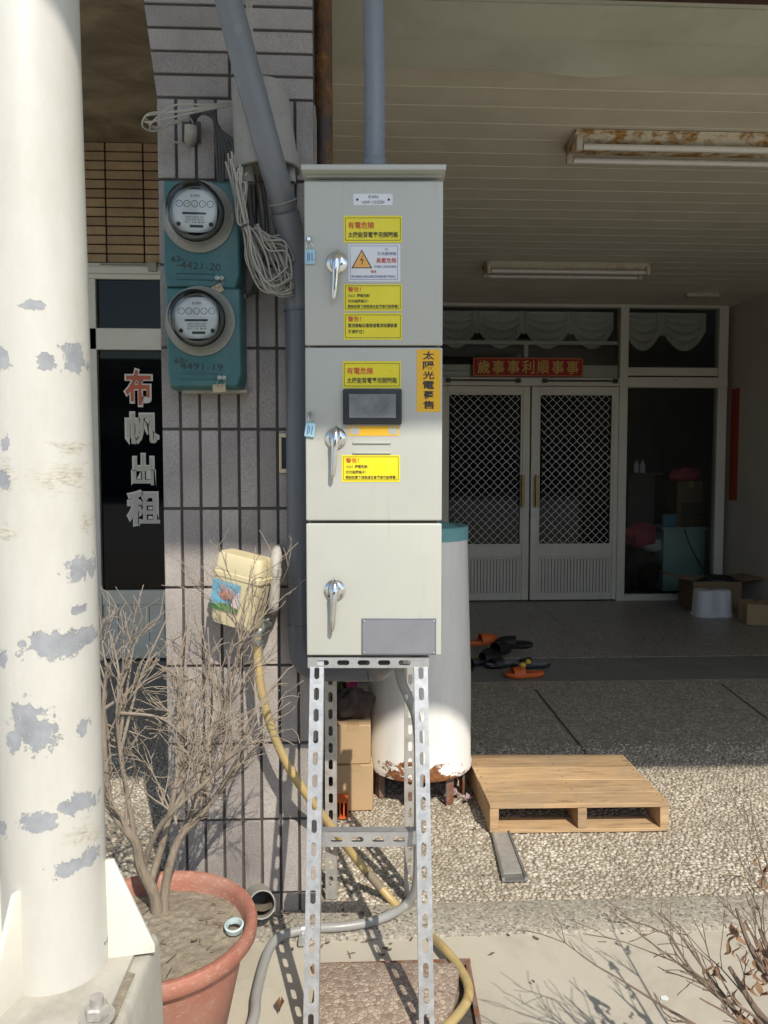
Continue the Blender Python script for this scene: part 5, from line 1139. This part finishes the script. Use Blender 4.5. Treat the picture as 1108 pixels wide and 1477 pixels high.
shr = thing('dry_shrub', 'bare dry twiggy shrub growing from the terracotta pot', 'shrub', PO+Vector((0, 0.02, ZP*0.86)))
B = G(228, 1322, ZP*0.84); YS = B.y
trunk = MB()
trk = [([B+Vector((0, 0, -0.02)), P(222, 1290, YS), P(203, 1250, YS-0.01), P(196, 1215, YS-0.02), P(176, 1190, YS-0.02), P(158, 1165, YS), P(150, 1140, YS)], 0.0155),
       ([B+Vector((0.015, 0, -0.02)), P(238, 1285, YS+0.02), P(247, 1240, YS+0.03), P(262, 1205, YS+0.05), P(290, 1175, YS+0.06), P(318, 1140, YS+0.08), P(345, 1105, YS+0.10)], 0.0125),
       ([P(216, 1275, YS), P(232, 1225, YS+0.02), P(246, 1170, YS+0.03), P(258, 1110, YS+0.05), P(268, 1050, YS+0.05)], 0.0095),
       ([P(205, 1255, YS), P(226, 1200, YS-0.03), P(260, 1160, YS-0.05), P(300, 1125, YS-0.05), P(330, 1090, YS-0.04)], 0.008),
       ([P(160, 1170, YS), P(152, 1100, YS+0.02), P(150, 1010, YS+0.03), P(155, 960, YS+0.03)], 0.008),
       ([P(262, 1205, YS+0.05), P(292, 1130, YS+0.08), P(318, 1040, YS+0.11), P(340, 960, YS+0.13), P(350, 900, YS+0.14)], 0.0075),
       ([P(196, 1215, YS-0.02), P(176, 1100, YS), P(170, 1015, YS), P(190, 950, YS+0.02)], 0.0065)]
seeds = []
for pts, r in trk:
    s = spline(pts, 6); n = len(s); trunk.tube(s, [r*(1-0.6*i/n) for i in range(n)], 9); seeds.append((s, r))
trunk.build('trunk', MT['bark'], shr, smooth=True)
tw_ = MB()
for s, r in seeds:
    n = len(s)
    for k in range(int((11 if r > 0.0074 else 7) if s[-1].x > B.x else 5)):
        i = rs.randint(int(n*0.45), n-1); base = (s[min(i+1, n-1)]-s[max(0, i-1)]).normalized()
        d = (base*0.6 + Vector((rs.uniform(-0.8, 0.75), rs.uniform(-0.5, 0.5), rs.uniform(0.1, 1.0)))).normalized()
        grow(tw_, rs, s[i], d, rs.uniform(0.07, 0.19), max(0.0019, r*0.30), 2, 0.12, 0.02, 0.85, (4, 2), 0.0009)
# tall wands
for (a, b_) in (((205, 1060), (197, 905)), ((215, 1060), (246, 880)), ((240, 1100), (272, 880)), ((255, 1000), (270, 900)), ((225, 1010), (300, 905)), ((300, 1100), (290, 900)), ((270, 1120), (268, 900)), ((170, 1020), (160, 915)), ((170, 1015), (226, 940)), ((318, 1060), (398, 930)), ((330, 1090), (415, 965)), ((340, 1010), (350, 890)), ((300, 1130), (355, 1080)), ((172, 1020), (268, 1065)), ((250, 1110), (262, 950)), ((180, 1015), (162, 1120)), ((172, 1020), (200, 1130)), ((265, 1150), (350, 1010)), ((280, 1150), (330, 985)), ((290, 1130), (310, 960)), ((262, 1140), (285, 985)), ((300, 1160), (365, 1040))):
    p0 = P(a[0], a[1], YS+rs.uniform(0, 0.1)); p0 = min((q_ for s_, r__ in seeds for q_ in s_), key=lambda q_: (q_-p0).length); p1 = P(b_[0], b_[1], YS+rs.uniform(0.02, 0.16)); d = p1-p0; mid = p0+d*0.5+Vector((rs.uniform(-0.03, 0.03), 0, rs.uniform(-0.02, 0.02)))
    sp_ = spline([p0, mid, p1], 8); tw_.tube(sp_, [0.0042*(1-0.7*i/len(sp_)) for i in range(len(sp_))], 6)
    for k in range(4): grow(tw_, rs, sp_[rs.randint(4, len(sp_)-4)], (d.normalized()*0.6+Vector((rs.uniform(-0.9, 0.9), rs.uniform(-0.5, 0.5), rs.uniform(-0.1, 0.4)))).normalized(), rs.uniform(0.03, 0.09), 0.0022, 1, 0.16, 0.02, 0.9, 2, 0.0011)
tw_.build('twigs', MT['twig'], shr, smooth=True)
# right shrub, in a second pot below the frame
PB = Vector((0.80, 1.17, -0.01))
make_pot('plastic_pot', 'terracotta coloured pot holding the dead branches at the lower right corner', PB, 0.8)
sh2 = thing('dead_shrub', 'dead shrub with curled brown leaves at the lower right corner', 'shrub', PB+Vector((0, 0, 0.17)))
rs = random.Random(9); B2 = PB+Vector((0, 0, 0.16)); br = MB(); lf = MB()
def leafs(p, n_, rs):
    for k in range(n_):
        q = p+Vector((rs.uniform(-0.012, 0.012), rs.uniform(-0.012, 0.012), rs.uniform(-0.03, 0.01))); a_ = rs.uniform(0, 6.28); L = rs.uniform(0.02, 0.036); w_ = L*0.28; dv = Vector((0.35*math.cos(a_), 0.35*math.sin(a_), -1)).normalized(); sv = dv.orthogonal().normalized(); nv = dv.cross(sv)
        def lf_(u, v): 
            ww = w_*math.sin(math.pi*min(0.98, v*0.94+0.04)); x_ = (u-0.5)*2
            return tuple(q+dv*L*v+sv*ww*x_+nv*(0.6*ww*x_*x_+0.006*math.sin(v*5+a_)))
        lf.grid(4, 6, lf_)
targets = [((1062, 1310), 1.36, 0.0075), ((1052, 1395), 1.30, 0.0095), ((1095, 1340), 1.24, 0.006), ((985, 1390), 1.32, 0.0048), ((968, 1350), 1.40, 0.0045), ((978, 1345), 1.42, 0.004), ((885, 1407), 1.34, 0.0042), ((1105, 1400), 1.2, 0.006), ((1048, 1440), 1.26, 0.005), ((1010, 1440), 1.22, 0.004), ((1075, 1330), 1.42, 0.0055), ((1100, 1260), 1.45, 0.004), ((1085, 1180), 1.62, 0.0036), ((940, 1360), 1.36, 0.003)]
for (px, py), Y_, r_0 in targets:
    e = P(px, py, Y_); m1 = B2.lerp(e, 0.4)+Vector((rs.uniform(-0.03, 0.03), rs.uniform(-0.03, 0.03), 0.03)); m2 = B2.lerp(e, 0.75)+Vector((rs.uniform(-0.02, 0.02), 0, rs.uniform(0, 0.03)))
    s = spline([B2+Vector((rs.uniform(-0.03, 0.03), rs.uniform(-0.03, 0.03), -0.02)), m1, m2, e], 8); n = len(s); br.tube(s, [1.15*r_0*(1-0.72*i/n) for i in range(n)], 6)
    for k in range(2):
        i = rs.randint(n//2, n-1); grow(br, rs, s[i], ((s[i]-s[i-1]).normalized()+Vector((rs.uniform(-0.8, 0.6), rs.uniform(-0.4, 0.4), rs.uniform(-0.1, 0.7)))).normalized(), rs.uniform(0.05, 0.15), 0.0018, 1, 0.16, 0.02, 0.8, 3)
    if px > 1045:
        for k in range(2): leafs(s[rs.randint(int(n*0.6), n-1)], 2, rs)
leafs(P(1033, 1390, 1.33), 6, rs); leafs(P(1062, 1345, 1.36), 5, rs); leafs(P(1085, 1400, 1.34), 4, rs)
br.build('branches', MT['twig_dark'], sh2, smooth=True); lf.build('leaves', MT['deadleaf'], sh2, smooth=True)

# ================================================================== WATER TANK
TC = Vector((P(605, 1100, 2.97).x, 2.97, 0)); zt0 = 0.118; zt1 = P(640, 757, 2.97).z
tk = thing('water_tank', 'white cylindrical tank with rusty foot and teal rim standing behind the cabinet', 'tank', TC)
rB, rT = 0.2015, 0.184
MB().lathe([(rB-0.006, zt0-0.012), (rB+0.002, zt0-0.010), (rB+0.004, zt0+0.012), (rB, zt0+0.02), (rB-0.001, zt0+0.35), (rT+0.004, zt1-0.20), (rT, zt1-0.052)], TC, 72).build('shell', MT['tank'], tk, smooth=True, ang=60)
MB().lathe([(rT+0.0025, zt1-0.052), (rT+0.0035, zt1-0.004), (rT-0.003, zt1), (rT-0.012, zt1-0.003), (rT-0.02, zt1-0.012), (rT*0.5, zt1+0.012), (0.0005, zt1+0.02)], TC, 64).build('rim_cap', MT['tank_teal'], tk, smooth=True)
MB().lathe([(0.0005, zt0-0.008), (rB-0.006, zt0-0.008), (rB-0.006, zt0-0.012)], TC, 48).build('bottom', MT['leg_rust'], tk)
for a_ in (255, 305, 200, 345, 75, 120):
    c_, s_2 = math.cos(R(a_)), math.sin(R(a_)); m_ = Matrix.Translation(TC+Vector((c_*(rB-0.025), s_2*(rB-0.025), 0))) @ Matrix.Rotation(R(a_), 4, 'Z')
    MB().box(-0.003, 0.003, -0.018, 0.018, 0.0, zt0-0.013, m_).box(-0.02, -0.003, 0.012, 0.018, 0.0, zt0-0.013, m_).build('leg', MT['leg_rust'], tk)
sc_ = MB()
rs = random.Random(2)
for k in range(7):
    p = G(655+rs.uniform(-18, 18), 1146+rs.uniform(-8, 10), 0.006); a_ = rs.uniform(0, 6.28); L = rs.uniform(0.02, 0.05)
    sc_.add([p, p+Vector((L*math.cos(a_), L*math.sin(a_), 0.02*rs.random())), p+Vector((L*math.cos(a_+0.9), L*math.sin(a_+0.9), 0.03*rs.random()))], [(0, 1, 2)])
tag(sc_.build('torn_paper', M('pinkish_paper', (0.42, 0.28, 0.32), 0.8, var=0.2), solid=0.0006), 'torn pinkish paper scraps under the tank', 'paper', kind='stuff')

# ================================================================== THINGS BEHIND THE STAND
cX0, cX1 = P(484, 1100, 2.78).x, P(537, 1100, 2.78).x
zA = P(510, 1103, 2.78).z; zBt = P(510, 1047, 2.78).z
carton('cardboard_box', 'tan cardboard box on the floor left of the tank, lower of two', cX0, cX1, 2.78, 2.97, 0.0, zA-0.002, 'carton', R(2), group='stacked cartons')
carton('cardboard_box', 'tan cardboard box left of the tank, upper of two', cX0+0.003, cX1-0.004, 2.785, 2.97, zA, zBt, 'carton', R(-1), group='stacked cartons')
tag(blob((P(507, 1040, 2.86).x, 2.87, zBt), (0.075, 0.06, 0.055), 5, amp=0.3).build('brown_rag', MT['cloth_brown'], smooth=True), 'crumpled dark brown rag on the upper cardboard box', 'rag')
tag(MB().box(P(499, 1000, 3.05).x, P(516, 1000, 3.05).x, 3.05, 3.15, 0.0, P(508, 980, 3.05).z).build('magenta_bag', MT['magenta'], bevel=0.01), 'magenta plastic sheet behind the brown rag', 'sheet')
tag(blob((P(492, 990, 3.1).x, 3.12, P(492, 1003, 3.1).z-0.05), (0.035, 0.04, 0.05), 15).build('green_bag', MT['green_plastic'], smooth=True), 'dark green plastic bag behind the brown rag', 'bag')
hc = thing('hollow_brick', 'small orange hollow clay brick on the pebbles behind the stand', 'brick', G(494, 1180))
p = G(484, 1182); q = 0.046
hb = MB()
for k in range(4): hb.box(p.x+k*q/3.3, p.x+k*q/3.3+0.005, p.y, p.y+0.09, 0.0, 0.065)
hb.box(p.x, p.x+q*0.91+0.005, p.y+0.001, p.y+0.089, 0.060, 0.068).box(p.x, p.x+q*0.91+0.005, p.y+0.001, p.y+0.089, 0.0, 0.008).box(p.x, p.x+q*0.91+0.005, p.y+0.06, p.y+0.088, 0.008, 0.06)
hb.build('brick_body', MT['orange_plastic'], hc)

# ================================================================== PALLET AND STRIP
zpt = 0.102
fl, frr = P(707, 1163, 2.60), P(966, 1163, 2.60)
g0 = G(707, 1161, zpt); g1 = G(966, 1158, zpt); b1 = G(898, 1087, zpt); b0 = G(672, 1087, zpt)
pal = thing('wooden_pallet', 'low pine pallet lying on the pebble floor beside the tank', 'pallet', ((g0.x+g1.x)/2, (g0.y+b1.y)/2, 0))
def pq(u, v, z): a = g0.lerp(g1, u); b = b0.lerp(b1, u); c = a.lerp(b, v); return Vector((c.x, c.y, z))
bvs = [0, 0.20, 0.44, 0.70, 0.985]
for k in range(4):
    v0, v1 = bvs[k]+0.003, bvs[k+1]-0.003; z = zpt-random.uniform(0, 0.0012)
    rings = [[pq(u, v0, z-0.016), pq(u, v1, z-0.016), pq(u, v1, z), pq(u, v0, z)] for u in (0, 1.0)]
    MB().loft(rings).build('deck_board', MT['wood'], pal, bevel=0.0016, seg=1)
for u0, u1 in ((0.0, 0.050), (0.49, 0.540), (0.950, 1.0)):
    rings = [[pq(u0, v, 0.013), pq(u1, v, 0.013), pq(u1, v, zpt-0.0178), pq(u0, v, zpt-0.0178)] for v in (0.004, 0.985)]
    MB().loft(rings).build('bearer', MT['wood'], pal, bevel=0.0016, seg=1)
for v0, v1 in ((-0.002, 0.20), (0.42, 0.60), (0.80, 0.985)):
    rings = [[pq(u, v0, 0.0), pq(u, v1, 0.0), pq(u, v1, 0.0125), pq(u, v0, 0.0125)] for u in (0.001, 0.999)]
    MB().loft(rings).build('bottom_board', MT['wood'], pal, bevel=0.0016, seg=1)
ms = thing('metal_strip', 'dull galvanised metal strip lying in front of the pallet', 'strip', G(735, 1240))
s0, s1, s2, s3 = G(709, 1204), G(735, 1202), G(762, 1272), G(725, 1273)
def q4(u, v): return s0.lerp(s1, u).lerp(s3.lerp(s2, u), v)
MB().loft([[q4(0, v)+Vector((0, 0, 0.001)), q4(1, v)+Vector((0, 0, 0.001)), q4(1, v)+Vector((0, 0, 0.004)), q4(0, v)+Vector((0, 0, 0.004))] for v in (0, 1)]).build('flat', MT['strip'], ms)
for a, b_ in ((0.0, 0.10), (0.90, 1.0)):
    MB().loft([[q4(a, v)+Vector((0, 0, 0.0042)), q4(b_, v)+Vector((0, 0, 0.0042)), q4(b_, v)+Vector((0, 0, 0.011)), q4(a, v)+Vector((0, 0, 0.011))] for v in (0, 0.97)]).build('lip', MT['strip'], ms)
MB().loft([[q4(0.12, v)+Vector((0, 0, 0.0042)), q4(0.88, v)+Vector((0, 0, 0.0042)), q4(0.88, v)+Vector((0, 0, 0.006)), q4(0.12, v)+Vector((0, 0, 0.006))] for v in (0, 0.86)]).build('inner_strip', MT['galv_dull'], ms)

nl = MB()
for u in (0.025, 0.515, 0.975):
    for k in range(4):
        for q_ in (0.25, 0.75):
            c = pq(u+random.uniform(-0.008, 0.008), bvs[k]+(bvs[k+1]-bvs[k])*q_, zpt+0.0002); nl.lathe([(0.0032, -0.0006), (0.0032, 0.0004), (0.0005, 0.0006)], c, 8)
tag(nl.build('nails', MT['leg_rust'], pal), kind='stuff')

# ================================================================== SHOES
def sole_ring(L, W, n=36):
    out = []
    for k in range(n):
        a_ = 2*math.pi*k/n; x_ = math.cos(a_)*L/2; w_ = W/2*(1+0.16*math.cos(a_)-0.22*math.exp(-((x_/L+0.05)/0.16)**2)); out.append((x_, math.copysign(abs(math.sin(a_))**0.75, math.sin(a_))*w_))
    return out
def slide(name, label, cat, pos, rz, L, W, th, mat, insole=None, tilt=0, strap=True, clog=False, group='shoes left on the porch step'):
    t = thing(name, label, cat, pos, 0, group); m = Matrix.Translation(pos) @ Matrix.Rotation(rz, 4, 'Z') @ Matrix.Rotation(tilt, 4, 'X')
    o = sole_ring(L, W)
    MB().loft([[m @ Vector((x*s, y*s, z+0.10*th*(abs(x/L)*2)**2)) for x, y in o] for s, z in ((0.93, 0), (1.0, th*0.35), (1.0, th*0.8), (0.95, th))]).build('sole', MT[mat], t, smooth=True, ang=50)
    if insole: MB().loft([[m @ Vector((x*0.9, y*0.88, z+0.10*th*(abs(x/L)*2)**2)) for x, y in o] for z in (th*1.0, th*1.04)]).build('insole', MT[insole], t, smooth=True)
    if strap or clog:
        a, b_ = (0.02, 0.30) if not clog else (-0.05, 0.50); hgt = 0.055 if not clog else 0.062
        def up(u, v):
            x_ = L*(a+(b_-a)*v); w_ = W/2*1.02*(1 if not clog else math.sqrt(max(0.02, 1-(max(0, v-0.25)/0.78)**2))); q_ = math.pi*u
            hh = hgt*(1-0.25*v) if not clog else hgt*(1-0.15*v)*math.sqrt(max(0.05, 1-(max(0, v-0.45)/0.6)**2))
            return tuple(m @ Vector((x_, w_*math.cos(q_)*(0.9+0.1*abs(math.cos(q_))), th*0.5+hh*math.sin(q_)**0.7)))
        MB().grid(20, 10, up).build('upper', MT[mat], t, smooth=True, solid=0.006)
    return t
sl_ = slide('orange_slipper', 'orange slipper with a yellow ornament, nearest the pallet', 'slipper', G(758, 978)+Vector((0, 0.03, 0.002)), R(185), 0.25, 0.10, 0.026, 'shoe_orange')
pp = P(757, 957, 4.55)
MB().lathe([(0.0005, 0), (0.018, 0.004), (0.022, 0.016), (0.014, 0.028), (0.0005, 0.030)], P(754, 960, 4.55)+Vector((0, 0, -0.012)), 16).lathe([(0.0005, 0), (0.015, 0.004), (0.018, 0.014), (0.010, 0.026), (0.0005, 0.027)], P(762, 955, 4.55)+Vector((0, 0, -0.010)), 16).build('ornament', MT['shoe_yellow'], sl_, smooth=True)
slide('grey_sandal', 'dark sandal with a pale insole behind the orange slipper', 'sandal', G(770, 966)+Vector((0, 0.06, 0.002)), R(178), 0.24, 0.09, 0.022, 'shoe_black', 'shoe_grey')
slide('navy_sandal', 'flat navy sandal left of the orange slipper', 'sandal', G(726, 964)+Vector((0, 0.04, 0.002)), R(200), 0.24, 0.09, 0.022, 'shoe_black', 'shoe_grey')
slide('black_clog', 'black clog lying tipped on the shoe pile, highest of the black ones', 'shoe', G(745, 948)+Vector((0, 0.08, 0.055)), R(168), 0.26, 0.10, 0.028, 'shoe_black', clog=True, tilt=R(-14))
slide('black_clog', 'black clog at the foot of the shoe pile beside the tank', 'shoe', G(700, 960)+Vector((0, 0.04, 0.002)), R(20), 0.25, 0.10, 0.03, 'shoe_black', clog=True)
slide('black_clog', 'black clog in the middle of the shoe pile', 'shoe', G(718, 952)+Vector((0, 0.06, 0.03)), R(35), 0.25, 0.10, 0.03, 'shoe_black', clog=True, tilt=R(12))
slide('orange_slipper', 'orange slipper behind the black clogs', 'slipper', G(700, 946)+Vector((0, 0.13, 0.05)), R(10), 0.25, 0.10, 0.026, 'shoe_orange', clog=True)
slide('dark_slipper', 'dark slipper half hidden by the tank', 'slipper', G(676, 968)+Vector((0, 0.04, 0.002)), R(80), 0.24, 0.09, 0.025, 'shoe_black', clog=True)

# ================================================================== INSPECTION COVER, LITTER
ic = thing('inspection_cover', 'pinkish granite inspection cover in the concrete under the stand', 'cover', G(560, 1430))
z0 = 0.022
c00, c10, c11, c01 = G(447, 1490, z0), G(652, 1490, z0), G(664, 1388, z0), G(462, 1388, z0)
q5 = lambda u, v: c00.lerp(c10, u).lerp(c01.lerp(c11, u), v)
poly = [(0, 0), (0.93, 0), (0.955, 0.2), (0.985, 0.35), (1, 0.55), (1, 1), (0, 1)]
rings = [[Vector((q5(*a).x, q5(*a).y, z)) for a in poly] for z in (-0.03, z0)]
MB().loft(rings).build('slab', MT['granite_pink'], ic, bevel=0.004)
fe = MB()
cb0, cb1 = G(672, 1388, 0.012), G(690, 1490, 0.012)
fe.loft([[Vector((p_.x+d_, p_.y, z)) for p_, d_, z in ((cb0, 0.0, -0.03), (cb1, 0.0, -0.03), (cb1, 0.012, -0.03), (cb0, 0.012, -0.03))] , [Vector((p_.x+d_, p_.y, z)) for p_, d_, z in ((cb0, 0.0, 0.008), (cb1, 0.0, 0.008), (cb1, 0.012, 0.008), (cb0, 0.012, 0.008))]])
fe.box(c01.x-0.02, c11.x+0.03, c01.y+0.004, c01.y+0.016, -0.03, 0.010)
fe.build('frame', MT['leg_rust'], ic)
pit = MB().loft([[Vector((c10.x+0.004, c10.y, z)), Vector((cb1.x-0.002, cb1.y, z)), Vector((cb0.x-0.002, cb0.y, z)), Vector((c11.x+0.004, c11.y, z))] for z in (-0.02, -0.0065)]); pit.build('gap', MT['grout'], ic)
lfm = MB(); c_ = G(404, 1452, 0.004); lfm.grid(5, 7, lambda u, v: (c_.x+(u-0.5)*0.02*math.sin(math.pi*(0.05+0.9*v)), c_.y+(v-0.5)*0.04, c_.z+0.012*(2*u-1)**2+0.003*math.sin(v*6)))
tag(lfm.build('fallen_leaf', MT['deadleaf'], smooth=True), 'curled rust coloured leaf on the concrete beside the pot', 'leaf')
c_ = G(959, 1440, -0.008); tag(MB().prism([(-0.008, -0.006), (0.006, -0.009), (0.010, 0.002), (0.0, 0.009), (-0.010, 0.004)], 0.001, Matrix.Translation(c_) @ Matrix.Rotation(R(90), 4, 'X')).build('paper_scrap', MT['white_label']), 'tiny white paper scrap on the concrete', 'paper')

lt = MB(); rs = random.Random(77)
def bit(p, L, w_, a_):
    dv = Vector((math.cos(a_), math.sin(a_), 0)); sv = Vector((-dv.y, dv.x, 0))
    lt.grid(3, 4, lambda u, v: tuple(p+dv*L*(v-0.5)+sv*w_*(u-0.5)*math.sin(math.pi*(0.08+0.84*v))+Vector((0, 0, 0.002+0.5*w_*(2*u-1)**2+0.15*L*(v-0.5)**2*4))))
for k in range(150):
    q_ = rs.random()
    if q_ < 0.35: p = Vector((rs.uniform(XCL, 0.15), YC-abs(rs.gauss(0.02, 0.06)), -0.002))
    elif q_ < 0.65: p = Vector((rs.uniform(-0.2, 1.6), 2.015-abs(rs.gauss(0, 0.05)), -0.010))
    elif q_ < 0.85: p = Vector((rs.uniform(-0.1, 1.6), rs.uniform(1.7, 3.0), -0.002))
    else:
        a_ = rs.uniform(0, 6.28); rr_ = 0.18*math.sqrt(rs.random()); p = Vector((PO.x+rr_*math.cos(a_), PO.y+rr_*math.sin(a_), ZP*0.875+0.004))
    if rs.random() < 0.4: bit(p, rs.uniform(0.008, 0.020), rs.uniform(0.004, 0.009), rs.uniform(0, 6.28))
    else:
        a_ = rs.uniform(0, 6.28); L = rs.uniform(0.01, 0.04); d_ = Vector((math.cos(a_), math.sin(a_), rs.uniform(-0.02, 0.1)))
        lt.tube([p+Vector((0, 0, 0.003)), p+d_*L*0.5+Vector((rs.uniform(-0.003, 0.003), 0, 0.003)), p+d_*L+Vector((0, 0, 0.003))], [0.0011, 0.001, 0.0007], 5)
tag(lt.build('leaf_litter', MT['twig_dark'], smooth=True), 'scattered bits of twig and dry leaf on the ground', 'litter', kind='stuff')
